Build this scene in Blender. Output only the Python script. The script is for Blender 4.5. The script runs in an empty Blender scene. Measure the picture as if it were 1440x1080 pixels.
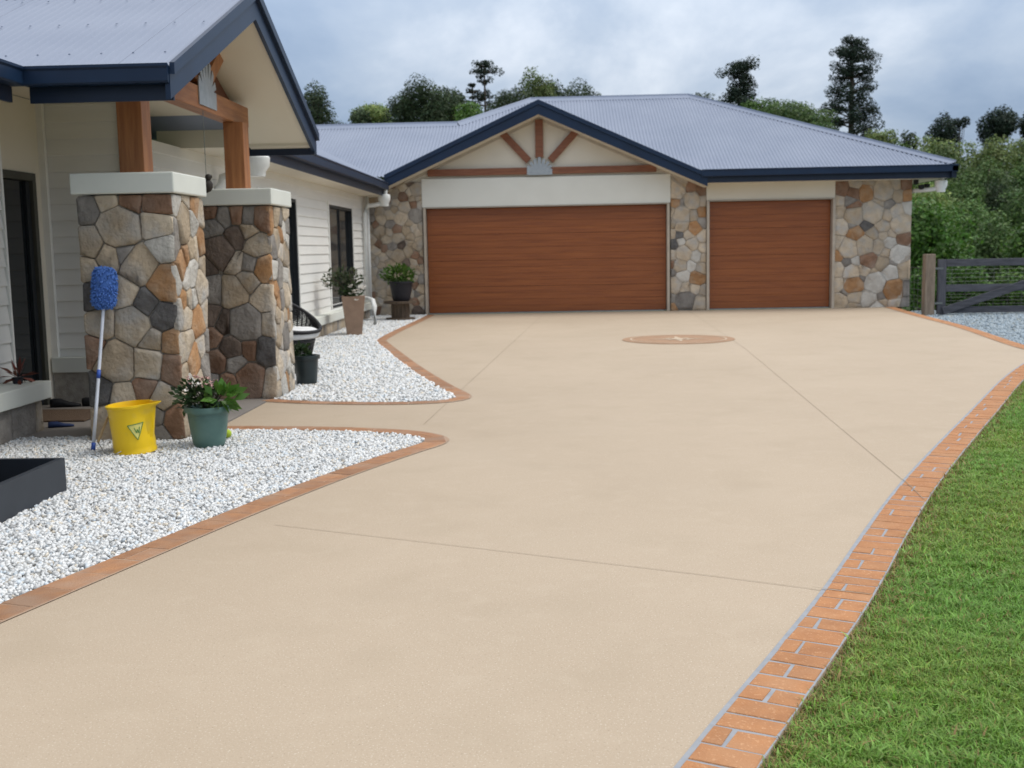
import bpy, math, random
import numpy as np
from mathutils import Vector, Matrix
SC = bpy.context.scene
COL = SC.collection
R = math.radians
random.seed(7)
RNG = np.random.default_rng(11)

# ------------------------------------------------------------------ camera
F_PX, CAM_Z, ROLL, Y_HOR, VPX = 1570.0, 1.40, 0.0187, 350.0, 780.0
_p = (540 - Y_HOR) * math.cos(ROLL)
PITCH = math.atan2(_p, F_PX)
_u, _v = VPX - 720, (Y_HOR - math.tan(ROLL) * (VPX - 720)) - 540
_ul, _vl = _u * math.cos(ROLL) - _v * math.sin(ROLL), _u * math.sin(ROLL) + _v * math.cos(ROLL)
_cp, _sp = math.cos(PITCH), math.sin(PITCH)
_d = _ul * np.array([1, 0, 0.]) + _vl * np.array([0, -_sp, -_cp]) + F_PX * np.array([0, _cp, -_sp])
YAW = math.atan2(_d[0], _d[1])
_M = np.array([[math.cos(YAW), -math.sin(YAW), 0], [math.sin(YAW), math.cos(YAW), 0], [0, 0, 1]])
_R0, _D0, FW = _M @ np.array([1, 0, 0.]), _M @ np.array([0, -_sp, -_cp]), _M @ np.array([0, _cp, -_sp])
RIGHT = math.cos(ROLL) * _R0 + math.sin(ROLL) * _D0
DOWN = -math.sin(ROLL) * _R0 + math.cos(ROLL) * _D0
CAM = np.array([0, 0, CAM_Z])
def ray(px, py): return (px - 720.) * RIGHT + (py - 540.) * DOWN + F_PX * FW
def ground(px, py, z=0.):
    r = ray(px, py); return CAM + (z - CAM_Z) / r[2] * r
def at_y(px, py, y):
    r = ray(px, py); return CAM + y / r[1] * r

cd = bpy.data.cameras.new('camera')
cam = bpy.data.objects.new('camera', cd); COL.objects.link(cam)
cd.sensor_fit = 'HORIZONTAL'; cd.sensor_width = 36.0; cd.lens = 36.0 * F_PX / 1440.0
cd.clip_start = 0.05; cd.clip_end = 6000
cd.dof.use_dof = True; cd.dof.focus_distance = 4.6; cd.dof.aperture_fstop = 5.0
m = Matrix.Identity(4)
for i in range(3):
    m[i][0] = RIGHT[i]; m[i][1] = -DOWN[i]; m[i][2] = -FW[i]; m[i][3] = CAM[i]
cam.matrix_world = m
SC.camera = cam

# ------------------------------------------------------------------ sky, sun, exposure
SUN_EL, SUN_AZ = 56.0, 84.0          # azimuth measured from +Y towards +X
w = bpy.data.worlds.new('World'); SC.world = w; w.use_nodes = True
nt = w.node_tree; nt.nodes.clear()
N = nt.nodes.new; LK = nt.links.new
out = N('ShaderNodeOutputWorld'); bg = N('ShaderNodeBackground'); bg.inputs[1].default_value = 0.1
sky = N('ShaderNodeTexSky'); sky.sky_type = 'NISHITA'; sky.sun_disc = False
sky.sun_elevation = R(SUN_EL); sky.sun_rotation = R(SUN_AZ)
tc = N('ShaderNodeTexCoord'); sep = N('ShaderNodeSeparateXYZ'); LK(tc.outputs['Generated'], sep.inputs[0])
def wmath(op, a, b=None, clamp=False):
    n = N('ShaderNodeMath'); n.operation = op; n.use_clamp = clamp
    for i, s in enumerate((a, b)):
        if s is None: continue
        if isinstance(s, (int, float)): n.inputs[i].default_value = s
        else: LK(s, n.inputs[i])
    return n.outputs[0]
zz = wmath('MAXIMUM', sep.outputs[2], 0.0)
den = wmath('ADD', zz, 0.38)
cx = wmath('DIVIDE', sep.outputs[0], den); cy = wmath('DIVIDE', sep.outputs[1], den)
cmb = N('ShaderNodeCombineXYZ'); LK(cx, cmb.inputs[0]); LK(cy, cmb.inputs[1])
mp = N('ShaderNodeMapping'); mp.inputs['Scale'].default_value = (0.9, 0.6, 1); mp.inputs['Location'].default_value = (2.2, 6.6, 0)
LK(cmb.outputs[0], mp.inputs[0])
n1 = N('ShaderNodeTexNoise'); n1.inputs['Scale'].default_value = 2.4; n1.inputs['Detail'].default_value = 7; n1.inputs['Roughness'].default_value = 0.55
n1.inputs['Distortion'].default_value = 0.25
LK(mp.outputs[0], n1.inputs[0])
cr = N('ShaderNodeValToRGB'); e = cr.color_ramp.elements
e[0].position = 0.36; e[0].color = (0.27, 0.365, 0.525, 1)
e[1].position = 0.68; e[1].color = (0.70, 0.765, 0.86, 1)
k = e.new(0.47); k.color = (0.37, 0.465, 0.615, 1)
k = e.new(0.57); k.color = (0.49, 0.575, 0.70, 1)
LK(n1.outputs[0], cr.inputs[0])
grad = wmath('ADD', wmath('MULTIPLY', zz, 1.95), 0.72)       # overcast sky: zenith about three times the horizon
grad10 = wmath('MULTIPLY', grad, 10.0)
vm = N('ShaderNodeVectorMath'); vm.operation = 'SCALE'; 
mxz = N('ShaderNodeMix'); mxz.data_type = 'RGBA'; LK(wmath('MULTIPLY', wmath('SUBTRACT', zz, .22), 2.2, True), mxz.inputs['Factor'])
LK(cr.outputs[0], mxz.inputs['A']); mxz.inputs['B'].default_value = (.56, .575, .60, 1)
LK(mxz.outputs['Result'], vm.inputs[0]); LK(grad10, vm.inputs['Scale'])
mx = N('ShaderNodeMix'); mx.data_type = 'RGBA'; mx.inputs['Factor'].default_value = 0.90
LK(sky.outputs[0], mx.inputs['A']); LK(vm.outputs[0], mx.inputs['B'])
LK(mx.outputs['Result'], bg.inputs[0]); LK(bg.outputs[0], out.inputs[0])

sd = bpy.data.lights.new('sun', 'SUN'); sd.energy = 1.5; sd.angle = R(22); sd.color = (1, 0.95, 0.87)
so = bpy.data.objects.new('sun', sd); COL.objects.link(so)
sdir = Vector((math.sin(R(SUN_AZ)) * math.cos(R(SUN_EL)), math.cos(R(SUN_AZ)) * math.cos(R(SUN_EL)), math.sin(R(SUN_EL))))
so.rotation_euler = (-sdir).to_track_quat('-Z', 'Y').to_euler(); so.location = (20, -10, 30)
vs = SC.view_settings
vs.view_transform = 'Standard'; vs.look = 'None'; vs.gamma = 1.0; vs.use_curve_mapping = False; vs.exposure = 0.16
SC.cycles.max_bounces = 6; SC.cycles.use_denoising = True

# ------------------------------------------------------------------ materials
MATS = {}
def mat(name, c1, c2=None, scale=5., rough=.6, bump=0., bscale=40., spec=.3, metal=0., stretch=(1, 1, 1), rnd=0., attr=False,
        lo=.35, hi=.65, detail=5., fleck=None, bstretch=None, trans=0., warp=0., c3=None, scale3=1.):
    mt = bpy.data.materials.new(name); mt.use_nodes = True
    t = mt.node_tree; b = t.nodes['Principled BSDF']; N = t.nodes.new; LK = t.links.new
    tc = N('ShaderNodeTexCoord')
    def noise(sc, det, st):
        mp = N('ShaderNodeMapping'); mp.inputs['Scale'].default_value = st; LK(tc.outputs['Object'], mp.inputs[0])
        n = N('ShaderNodeTexNoise'); n.inputs['Scale'].default_value = sc; n.inputs['Detail'].default_value = det
        n.inputs['Distortion'].default_value = warp
        LK(mp.outputs[0], n.inputs[0]); return n.outputs[0]
    def rng(s, a, bb):
        r = N('ShaderNodeMapRange'); r.inputs[1].default_value = a; r.inputs[2].default_value = bb; LK(s, r.inputs[0]); return r.outputs[0]
    def mix(f, A, B, mode='MIX'):
        x = N('ShaderNodeMix'); x.data_type = 'RGBA'; x.blend_type = mode
        for s, inp in ((f, x.inputs['Factor']), (A, x.inputs['A']), (B, x.inputs['B'])):
            if isinstance(s, (int, float)): inp.default_value = s
            elif isinstance(s, tuple): inp.default_value = (*s[:3], 1)
            else: LK(s, inp)
        return x.outputs['Result']
    if c2 is None: c2 = tuple(v * .85 for v in c1)
    c = mix(rng(noise(scale, detail, stretch), lo, hi), c1, c2)
    if c3: c = mix(rng(noise(scale3, 4, (1, 1, 1)), .45, .7), c, c3)
    if fleck:
        for (fs, a, bb, fc, am) in fleck:
            c = mix(wrap_mul(t, rng(noise(fs, 1, (1, 1, 1)), a, bb), am), c, fc)
    if rnd:
        oi = N('ShaderNodeObjectInfo'); mr = N('ShaderNodeMapRange'); mr.inputs[3].default_value = 1 - rnd; mr.inputs[4].default_value = 1 + rnd
        LK(oi.outputs['Random'], mr.inputs[0])
        hs = N('ShaderNodeHueSaturation'); LK(mr.outputs[0], hs.inputs['Value']); LK(c, hs.inputs['Color']); c = hs.outputs[0]
    if attr:
        a = N('ShaderNodeAttribute'); a.attribute_name = 'tint'
        c = mix(1.0, c, a.outputs['Color'], 'MULTIPLY')
    LK(c, b.inputs['Base Color'])
    b.inputs['Roughness'].default_value = rough; b.inputs['Specular IOR Level'].default_value = spec; b.inputs['Metallic'].default_value = metal
    if bump:
        bm = N('ShaderNodeBump'); bm.inputs['Strength'].default_value = bump; bm.inputs['Distance'].default_value = 0.02
        LK(noise(bscale, 5, bstretch or stretch), bm.inputs['Height']); LK(bm.outputs[0], b.inputs['Normal'])
    if trans:
        tr = N('ShaderNodeBsdfTranslucent'); LK(c, tr.inputs[0]); ms = N('ShaderNodeMixShader'); ms.inputs[0].default_value = trans
        LK(b.outputs[0], ms.inputs[1]); LK(tr.outputs[0], ms.inputs[2]); LK(ms.outputs[0], t.nodes['Material Output'].inputs[0])
    MATS[name] = mt
    return mt
def wrap_mul(t, s, am):
    n = t.nodes.new('ShaderNodeMath'); n.operation = 'MULTIPLY'; n.inputs[1].default_value = am; t.links.new(s, n.inputs[0]); return n.outputs[0]

mat('concrete', (.458, .368, .272), (.418, .333, .243), scale=.55, rough=.72, bump=.12, bscale=160, spec=.25, lo=.3, hi=.7, detail=8,
    fleck=[(150, .62, .72, (.66, .60, .49), .6), (120, .64, .74, (.24, .185, .13), .5), (2.2, .52, .75, (.37, .295, .21), .26), (7., .56, .74, (.50, .415, .315), .22), (.9, .55, .75, (.48, .395, .30), .25)], stretch=(1, .8, 1))
mat('joint', (.32, .255, .185), rough=.9)
mat('brick', (.435, .202, .086), (.37, .168, .072), scale=14, rough=.75, bump=.25, bscale=120, rnd=.07, c3=(.42, .215, .105), scale3=5,
    fleck=[(90, .62, .72, (.62, .36, .20), .5)])
mat('brick_brown', (.37, .185, .09), (.30, .155, .085), scale=14, rough=.75, bump=.2, bscale=120, rnd=.15, c3=(.33, .21, .14), scale3=4)
mat('mortar_border', (.32, .335, .36), (.27, .285, .31), scale=20, rough=.9)
mat('mortar_tan', (.40, .27, .18), (.34, .25, .19), scale=20, rough=.9)
mat('medallion', (.38, .235, .145), (.33, .20, .12), scale=8, rough=.75)
mat('medallion_light', (.60, .48, .35), rough=.75)
mat('porch_slab', (.25, .225, .20), (.20, .18, .165), scale=2, rough=.8, bump=.1, bscale=90)
mat('chip', (.79, .795, .785), (.72, .73, .73), scale=30, rough=.55, attr=True, spec=.4)
mat('chip_bed', (.66, .655, .64), (.52, .52, .51), scale=35, rough=.9, bump=.8, bscale=45)
mat('chip_blue', (.40, .46, .50), (.30, .36, .40), scale=30, rough=.7, attr=True)
mat('blue_gravel', (.36, .42, .46), (.22, .27, .31), scale=22, rough=.9, bump=.8, bscale=40)
mat('soil', (.045, .03, .018), (.025, .018, .012), scale=12, rough=.95, bump=.5)
mat('lawn_base', (.075, .11, .03), (.10, .10, .04), scale=9, rough=.95, bump=.6, bscale=60)
mat('grass', (.278, .42, .082), (.23, .36, .064), scale=1.2, rough=.5, spec=.35, attr=True, trans=.3)
mat('terrain', (.06, .085, .025), (.035, .06, .018), scale=.15, rough=.95, bump=.4, bscale=3)
mat('st_tan', (.47, .375, .265), (.36, .285, .20), scale=7, rough=.85, bump=.9, bscale=30, rnd=.14, c3=(.38, .35, .31), scale3=4)
mat('st_beige', (.55, .46, .345), (.445, .365, .27), scale=8, rough=.85, bump=.9, bscale=30, rnd=.14, c3=(.42, .40, .37), scale3=5)
mat('st_light', (.54, .515, .465), (.44, .415, .37), scale=8, rough=.85, bump=.9, bscale=30, rnd=.12)
mat('st_grey', (.30, .275, .245), (.22, .20, .18), scale=8, rough=.88, bump=1., bscale=28, rnd=.2)
mat('st_umber', (.19, .145, .115), (.12, .092, .075), scale=8, rough=.88, bump=1., bscale=28, rnd=.2)
mat('st_dark', (.13, .125, .12), (.085, .08, .078), scale=9, rough=.88, bump=1., bscale=28, rnd=.25)
mat('st_brown', (.28, .165, .105), (.19, .11, .07), scale=7, rough=.85, bump=.95, bscale=28, rnd=.18, c3=(.28, .2, .15), scale3=5)
mat('st_rust', (.42, .235, .11), (.32, .17, .08), scale=7, rough=.85, bump=.9, bscale=28, rnd=.14, c3=(.42, .30, .20), scale3=5)
mat('mortar', (.38, .35, .305), (.29, .265, .23), scale=20, rough=.95, bump=.4, bscale=90)
mat('mortar_pale', (.46, .41, .345), (.37, .33, .275), scale=20, rough=.95, bump=.4, bscale=90)
mat('roof', (.225, .260, .34), (.20, .235, .315), scale=1.2, rough=.45, spec=.4, metal=.1, fleck=[(.8, .5, .8, (.245, .28, .36), .6)])
mat('navy', (.008, .024, .060), (.007, .020, .050), scale=3, rough=.4, spec=.35)
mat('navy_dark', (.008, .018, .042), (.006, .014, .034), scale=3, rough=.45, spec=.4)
mat('cream', (.72, .67, .56), (.69, .64, .53), scale=1.5, rough=.6, bump=.04, bscale=60)
mat('board_white', (.79, .785, .745), (.75, .745, .705), scale=1.5, rough=.5, stretch=(1, 1, 6))
mat('white_trim', (.72, .735, .67), (.68, .695, .635), scale=3, rough=.5)
mat('panel_white', (.72, .715, .65), (.69, .685, .62), scale=2, rough=.6, bump=.05, bscale=200)
mat('pvc', (.76, .77, .74), (.70, .71, .69), scale=6, rough=.4)
mat('timber', (.40, .17, .065), (.27, .105, .04), scale=3.0, rough=.5, bump=.15, bscale=14, stretch=(9, 9, .8), rnd=.08, spec=.4)
mat('timber_h', (.40, .17, .065), (.27, .105, .04), scale=3.0, rough=.5, bump=.15, bscale=14, stretch=(9, .8, 9), rnd=.08, spec=.4)
mat('timber_red', (.25, .10, .05), (.18, .065, .032), scale=3.0, rough=.5, bump=.15, bscale=14, stretch=(.9, 9, 9), rnd=.08, spec=.4)
mat('ply', (.17, .06, .03), (.12, .04, .02), scale=4, rough=.55, stretch=(5, .8, 5))
mat('door_wood', (.300, .092, .022), (.205, .056, .014), scale=5.0, rough=.32, bump=.12, bscale=18, stretch=(.22, 5, 9), rnd=.025, spec=.5, lo=.36, hi=.66, warp=.3, detail=9)
mat('door_gap', (.05, .018, .01), rough=.7)
mat('door_trim', (.48, .42, .34), rough=.6)
mat('galv', (.42, .45, .47), (.35, .38, .40), scale=14, rough=.42, metal=.55, spec=.5)
mat('glass', (.012, .015, .018), (.010, .012, .014), scale=1, rough=.06, spec=.5)
mat('glass_curtain', (.05, .05, .05), (.025, .027, .03), scale=2.5, rough=.07, spec=.5, stretch=(5, 5, .6))
mat('frame_dark', (.022, .026, .030), rough=.4)
mat('frame_olive', (.075, .075, .06), rough=.5)
mat('bucket', (.90, .60, .010), (.86, .56, .008), scale=4, rough=.38, spec=.45, fleck=[(14, .58, .75, (.72, .50, .08), .35)])
mat('sticker', (.80, .72, .22), rough=.5)
mat('sticker_green', (.10, .26, .07), rough=.5)
mat('steel_wire', (.42, .42, .40), rough=.35, metal=.8)
mat('grip_tan', (.50, .36, .20), rough=.6)
mat('mop_blue', (.085, .19, .52), (.11, .235, .60), scale=30, rough=.95, bump=.6, bscale=80, rnd=.1)
mat('pole', (.66, .70, .78), rough=.35, spec=.5)
mat('pole_blue', (.04, .10, .42), rough=.4)
mat('pot_green', (.105, .19, .165), (.08, .155, .135), scale=8, rough=.45, spec=.45, fleck=[(20, .6, .8, (.14, .20, .18), .4)])
mat('pot_dark', (.022, .034, .036), (.016, .026, .028), scale=8, rough=.3, spec=.5)
mat('pot_black', (.020, .020, .026), rough=.55)
mat('pot_tan', (.33, .225, .16), (.28, .19, .135), scale=8, rough=.8, bump=.15)
mat('leaf', (.09, .175, .03), (.065, .135, .024), scale=4, rough=.5, attr=True, trans=.25, rnd=.08)
mat('leaf_dark', (.040, .075, .028), (.030, .058, .020), scale=4, rough=.55, attr=True, trans=.2)
mat('leaf_dull', (.060, .082, .038), (.048, .07, .032), scale=4, rough=.55, attr=True, trans=.2)
mat('leaf_bright', (.085, .185, .028), (.06, .14, .022), scale=4, rough=.45, attr=True, trans=.3)
mat('leaf_olive', (.20, .265, .085), (.155, .215, .07), scale=.8, rough=.6, attr=True, trans=.25, rnd=.28)
mat('leaf_wood', (.105, .175, .052), (.078, .14, .043), scale=.8, rough=.6, attr=True, trans=.25, rnd=.3)
mat('leaf_sky', (.052, .080, .036), (.040, .064, .030), scale=.8, rough=.65, attr=True, trans=.2, rnd=.2)
mat('leaf_pine', (.024, .044, .028), (.018, .034, .022), scale=.8, rough=.7, attr=True, trans=.1)
mat('leaf_red', (.15, .045, .03), rough=.6, attr=True)
mat('petal', (.80, .76, .70), rough=.6)
mat('petal_pink', (.55, .33, .30), rough=.6)
mat('bark', (.10, .078, .058), (.06, .048, .038), scale=6, rough=.9, bump=.7, bscale=14, stretch=(3, 3, .6))
mat('charcoal', (.030, .036, .046), (.024, .029, .038), scale=6, rough=.45, spec=.4)
mat('charcoal_in', (.16, .17, .18), (.12, .13, .14), scale=10, rough=.7)
mat('urn', (.012, .018, .035), rough=.18, spec=.6)
mat('wicker', (.022, .021, .023), rough=.5)
mat('cushion', (.80, .80, .79), rough=.9, bump=.2, bscale=12)
mat('spool_wood', (.13, .095, .065), (.075, .055, .04), scale=5, rough=.85, bump=.5, bscale=18, stretch=(4, 4, 1))
mat('gate_wood', (.105, .105, .118), (.065, .065, .075), scale=3, rough=.8, bump=.5, bscale=12, stretch=(1.2, 9, 9), rnd=.1)
mat('gate_wood_v', (.105, .105, .118), (.065, .065, .075), scale=3, rough=.8, bump=.5, bscale=12, stretch=(9, 9, 1.2), rnd=.1)
mat('post_wood', (.30, .235, .175), (.20, .155, .115), scale=3, rough=.85, bump=.6, bscale=12, stretch=(8, 8, 1))
mat('wire', (.20, .21, .20), rough=.5, metal=.6)
mat('tennis', (.46, .60, .06), rough=.95, bump=.3, bscale=200)
mat('doormat', (.13, .085, .055), (.09, .06, .04), scale=60, rough=.95, bump=.6, bscale=150)
mat('shoe', (.015, .015, .018), rough=.6)
mat('flip_flop', (.02, .04, .12), rough=.6)
mat('black_plastic', (.015, .015, .016), rough=.4)
mat('ornament', (.05, .042, .035), (.03, .025, .02), scale=20, rough=.6)

# ------------------------------------------------------------------ builders
def tag(o, label=None, cat=None, group=None, kind=None):
    if label: o['label'] = label
    if cat: o['category'] = cat
    if group: o['group'] = group
    if kind: o['kind'] = kind
    return o
def empty(name, loc, label=None, cat=None, group=None):
    o = bpy.data.objects.new(name, None); COL.objects.link(o); o.location = loc; o.empty_display_size = .2
    return tag(o, label, cat, group)
def link(name, me, parent=None, mt=None, inv=True):
    if mt is not None and len(me.materials) == 0: me.materials.append(MATS[mt])
    o = bpy.data.objects.new(name, me); COL.objects.link(o)
    if parent:
        o.parent = parent
        if inv:
            o.matrix_parent_inverse = Matrix.Translation(-parent.location) if parent.parent is None else Matrix.Identity(4)
    return o
class MB:
    """collects geometry given in world metres"""
    def __init__(s): s.v, s.f = [], []
    def add(s, v, f):
        n = len(s.v); s.v += [tuple(map(float, p)) for p in v]; s.f += [tuple(i + n for i in q) for q in f]; return s
    def box(s, x0, x1, y0, y1, z0, z1):
        v = [(x0, y0, z0), (x1, y0, z0), (x1, y1, z0), (x0, y1, z0), (x0, y0, z1), (x1, y0, z1), (x1, y1, z1), (x0, y1, z1)]
        return s.add(v, [(0, 3, 2, 1), (4, 5, 6, 7), (0, 1, 5, 4), (1, 2, 6, 5), (2, 3, 7, 6), (3, 0, 4, 7)])
    def prism(s, poly, axis, a0, a1):
        """poly in the two other axes (order x,y,z without axis), extruded from a0 to a1"""
        n = len(poly)
        def P(q, a):
            q = list(q); q.insert(axis, a); return tuple(q)
        v = [P(q, a0) for q in poly] + [P(q, a1) for q in poly]
        f = [tuple(range(n - 1, -1, -1)), tuple(range(n, 2 * n))] + [(i, (i + 1) % n, n + (i + 1) % n, n + i) for i in range(n)]
        return s.add(v, f)
    def tube(s, pts, r, n=8, cap=True):
        pts = [Vector(p) for p in pts]; rs = r if isinstance(r, (list, tuple)) else [r] * len(pts)
        v = []
        for i, p in enumerate(pts):
            d = (pts[min(i + 1, len(pts) - 1)] - pts[max(i - 1, 0)]).normalized()
            a = d.cross(Vector((0, 0, 1)))
            if a.length < .05: a = d.cross(Vector((0, 1, 0)))
            a.normalize(); b = d.cross(a)
            for k in range(n):
                t = 2 * math.pi * k / n; v.append(p + rs[i] * (math.cos(t) * a + math.sin(t) * b))
        f = [(i * n + k, i * n + (k + 1) % n, (i + 1) * n + (k + 1) % n, (i + 1) * n + k) for i in range(len(pts) - 1) for k in range(n)]
        if cap: f += [tuple(range(n - 1, -1, -1)), tuple(range((len(pts) - 1) * n, len(pts) * n))]
        return s.add(v, f)
    def lathe(s, prof, c=(0, 0, 0), n=28, sx=1., sy=1.):
        v = [(c[0] + r * sx * math.cos(2 * math.pi * k / n), c[1] + r * sy * math.sin(2 * math.pi * k / n), c[2] + z) for r, z in prof for k in range(n)]
        f = [(i * n + k, i * n + (k + 1) % n, (i + 1) * n + (k + 1) % n, (i + 1) * n + k) for i in range(len(prof) - 1) for k in range(n)]
        if prof[0][0] > 1e-4: f.append(tuple(range(n - 1, -1, -1)))
        if prof[-1][0] > 1e-4: f.append(tuple(range((len(prof) - 1) * n, len(prof) * n)))
        return s.add(v, f)
    def mesh(s, name, smooth=False):
        me = bpy.data.meshes.new(name); me.from_pydata(s.v, [], s.f); me.update()
        if smooth: me.polygons.foreach_set('use_smooth', [True] * len(me.polygons))
        return me
    def build(s, name, mt, parent=None, smooth=False, bevel=0., auto=False):
        o = link(name, s.mesh(name, smooth), parent, mt)
        if bevel:
            b = o.modifiers.new('bevel', 'BEVEL'); b.width = bevel; b.segments = 2; b.limit_method = 'ANGLE'
        if auto: smooth_sharp(o.data)
        return o
def smooth_sharp(me, ang=40):
    me.polygons.foreach_set('use_smooth', [True] * len(me.polygons))
    try: me.set_sharp_from_angle(angle=R(ang))
    except Exception: pass
def bar(p, q, wd, th, up=(0, 0, 1)):
    """box beam from p to q; wd across, th along 'up'-ish"""
    p, q = Vector(p), Vector(q); d = (q - p).normalized(); up = Vector(up); sde = d.cross(up).normalized(); u = sde.cross(d)
    v = [b + sx * sde * wd / 2 + sz * u * th / 2 for b in (p, q) for sx, sz in ((-1, -1), (1, -1), (1, 1), (-1, 1))]
    return v, [(3, 2, 1, 0), (4, 5, 6, 7), (0, 1, 5, 4), (1, 2, 6, 5), (2, 3, 7, 6), (3, 0, 4, 7)]
def np_mesh(name, V, Fc, mt, tint=None, smooth=False):
    """V (n,3), Fc (m,k) arrays; tint (m,3) face colours"""
    me = bpy.data.meshes.new(name); m_, k_ = Fc.shape
    me.vertices.add(len(V)); me.vertices.foreach_set('co', np.ascontiguousarray(V, dtype=np.float32).ravel())
    me.loops.add(m_ * k_); me.loops.foreach_set('vertex_index', np.ascontiguousarray(Fc, dtype=np.int32).ravel())
    me.polygons.add(m_); me.polygons.foreach_set('loop_start', np.arange(0, m_ * k_, k_, dtype=np.int32))
    me.update(calc_edges=True)
    if smooth: me.polygons.foreach_set('use_smooth', np.ones(m_, dtype=bool))
    if tint is not None:
        a = me.attributes.new('tint', 'FLOAT_COLOR', 'FACE')
        a.data.foreach_set('color', np.concatenate([tint, np.ones((m_, 1))], 1).astype(np.float32).ravel())
    me.materials.append(MATS[mt]); me.validate()
    return me
def inside(P, poly):
    poly = np.asarray(poly); x, y = P[:, 0], P[:, 1]; r = np.zeros(len(P), bool); j = len(poly) - 1
    for i in range(len(poly)):
        xi, yi = poly[i]; xj, yj = poly[j]
        c = ((yi > y) != (yj > y)) & (x < (xj - xi) * (y - yi) / (yj - yi + 1e-12) + xi); r ^= c; j = i
    return r
def resample(pts, step, smooth=2):
    p = np.array(pts, float)
    for _ in range(smooth):
        q = [p[0]]
        for a, b in zip(p[:-1], p[1:]): q += [a * .75 + b * .25, a * .25 + b * .75]
        q.append(p[-1]); p = np.array(q)
    s = np.concatenate([[0], np.cumsum(np.linalg.norm(np.diff(p, axis=0), axis=1))])
    t = np.linspace(0, s[-1], max(2, int(round(s[-1] / step)) + 1))
    return np.stack([np.interp(t, s, p[:, 0]), np.interp(t, s, p[:, 1])], 1)

# ------------------------------------------------------------------ terrain and paving
def tz(x, y):
    z = -.34
    if y > 26: z -= 3.2 * min(1, (y - 26) / 16.) ** 1.2
    if y > 50: z += 11.0 * min(1.15, (y - 50) / 110.) * (1 + .12 * math.sin(x * .03))
    return z
gx = np.unique(np.concatenate([np.linspace(-60, 90, 51), np.linspace(-2500, -60, 14), np.linspace(90, 2500, 14)]))
gy = np.unique(np.concatenate([np.linspace(-30, 170, 68), np.linspace(-2500, -30, 10), np.linspace(170, 3000, 14)]))
tv = [(x, y, tz(x, y)) for y in gy for x in gx]; nx = len(gx)
tf = [(j * nx + i, j * nx + i + 1, (j + 1) * nx + i + 1, (j + 1) * nx + i) for j in range(len(gy) - 1) for i in range(nx - 1)]
tag(MB().add(tv, tf).build('ground', 'terrain', smooth=True), kind='structure')

near_edge = [(-3.9, -3.0), (-3.05, 1.5), (-2.55, 3.4), (-2.28, 4.33), (-2.09, 4.98), (-1.83, 5.87), (-1.5, 6.85), (-1.15, 7.7), (-.99, 8.02), (-.97, 8.14), (-1.06, 8.33), (-1.34, 8.52), (-1.93, 8.67), (-2.52, 8.74), (-2.75, 8.76)]
far_edge = [(-2.75, 10.60), (-2.49, 10.45), (-1.90, 10.29), (-1.45, 10.25), (-1.12, 10.30), (-.97, 10.45), (-.99, 10.7), (-1.22, 11.35), (-1.73, 13.1), (-2.21, 14.94), (-2.80, 17.25), (-2.86, 17.6), (-2.88, 19.5), (-2.80, 22.84), (-2.80, 24.42)]
right_edge = [(-2.2, -3.0), (-.65, .6), (.1, 2.0), (.53, 2.88), (.64, 3.11), (.82, 3.47), (1.02, 3.88), (1.21, 4.27), (1.41, 4.71), (1.64, 5.23), (1.9, 5.8), (2.22, 6.48), (2.9, 7.83), (3.57, 9.13), (4.77, 11.50), (5.75, 13.2), (6.08, 13.85), (6.17, 14.3), (6.21, 15.04), (6.68, 18.08), (6.82, 19.5), (6.94, 21.04), (7.10, 22.65), (7.30, 24.42)]
NE, FE, RE = resample(near_edge, .06), resample(far_edge, .06), resample(right_edge, .06)
outline = [tuple(p) for p in NE] + [tuple(p) for p in FE] + [tuple(p) for p in RE[::-1]]
drive = MB().prism(outline, 2, -.14, 0.0).build('driveway', 'concrete'); tag(drive, kind='structure')
# saw cut joints (thin dark inlaid strips)
def strip(pts, wd, z, name, mt, parent):
    mb = MB(); p = [Vector((*q, 0)) for q in pts]; v = []; f = []
    for i, q in enumerate(p):
        d = (p[min(i + 1, len(p) - 1)] - p[max(0, i - 1)]).normalized(); n = Vector((-d.y, d.x, 0)) * wd / 2
        v += [(*(q - n).xy, z), (*(q + n).xy, z)]
    f = [(2 * i, 2 * i + 2, 2 * i + 3, 2 * i + 1) for i in range(len(p) - 1)]
    return mb.add(v, f).build(name, mt, parent)
strip([(-1.47, 5.61), (-.29, 5.08), (.65, 4.65), (1.03, 4.46)], .0032, .004, 'saw_cut', 'joint', drive)
strip([(2.02, 6.3), (2.56, 15.21), (2.88, 24.3)], .0032, .004, 'saw_cut', 'joint', drive)
strip([(-.24, 24.3), (-1.08, 8.9)], .0032, .004, 'saw_cut', 'joint', drive)

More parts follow.
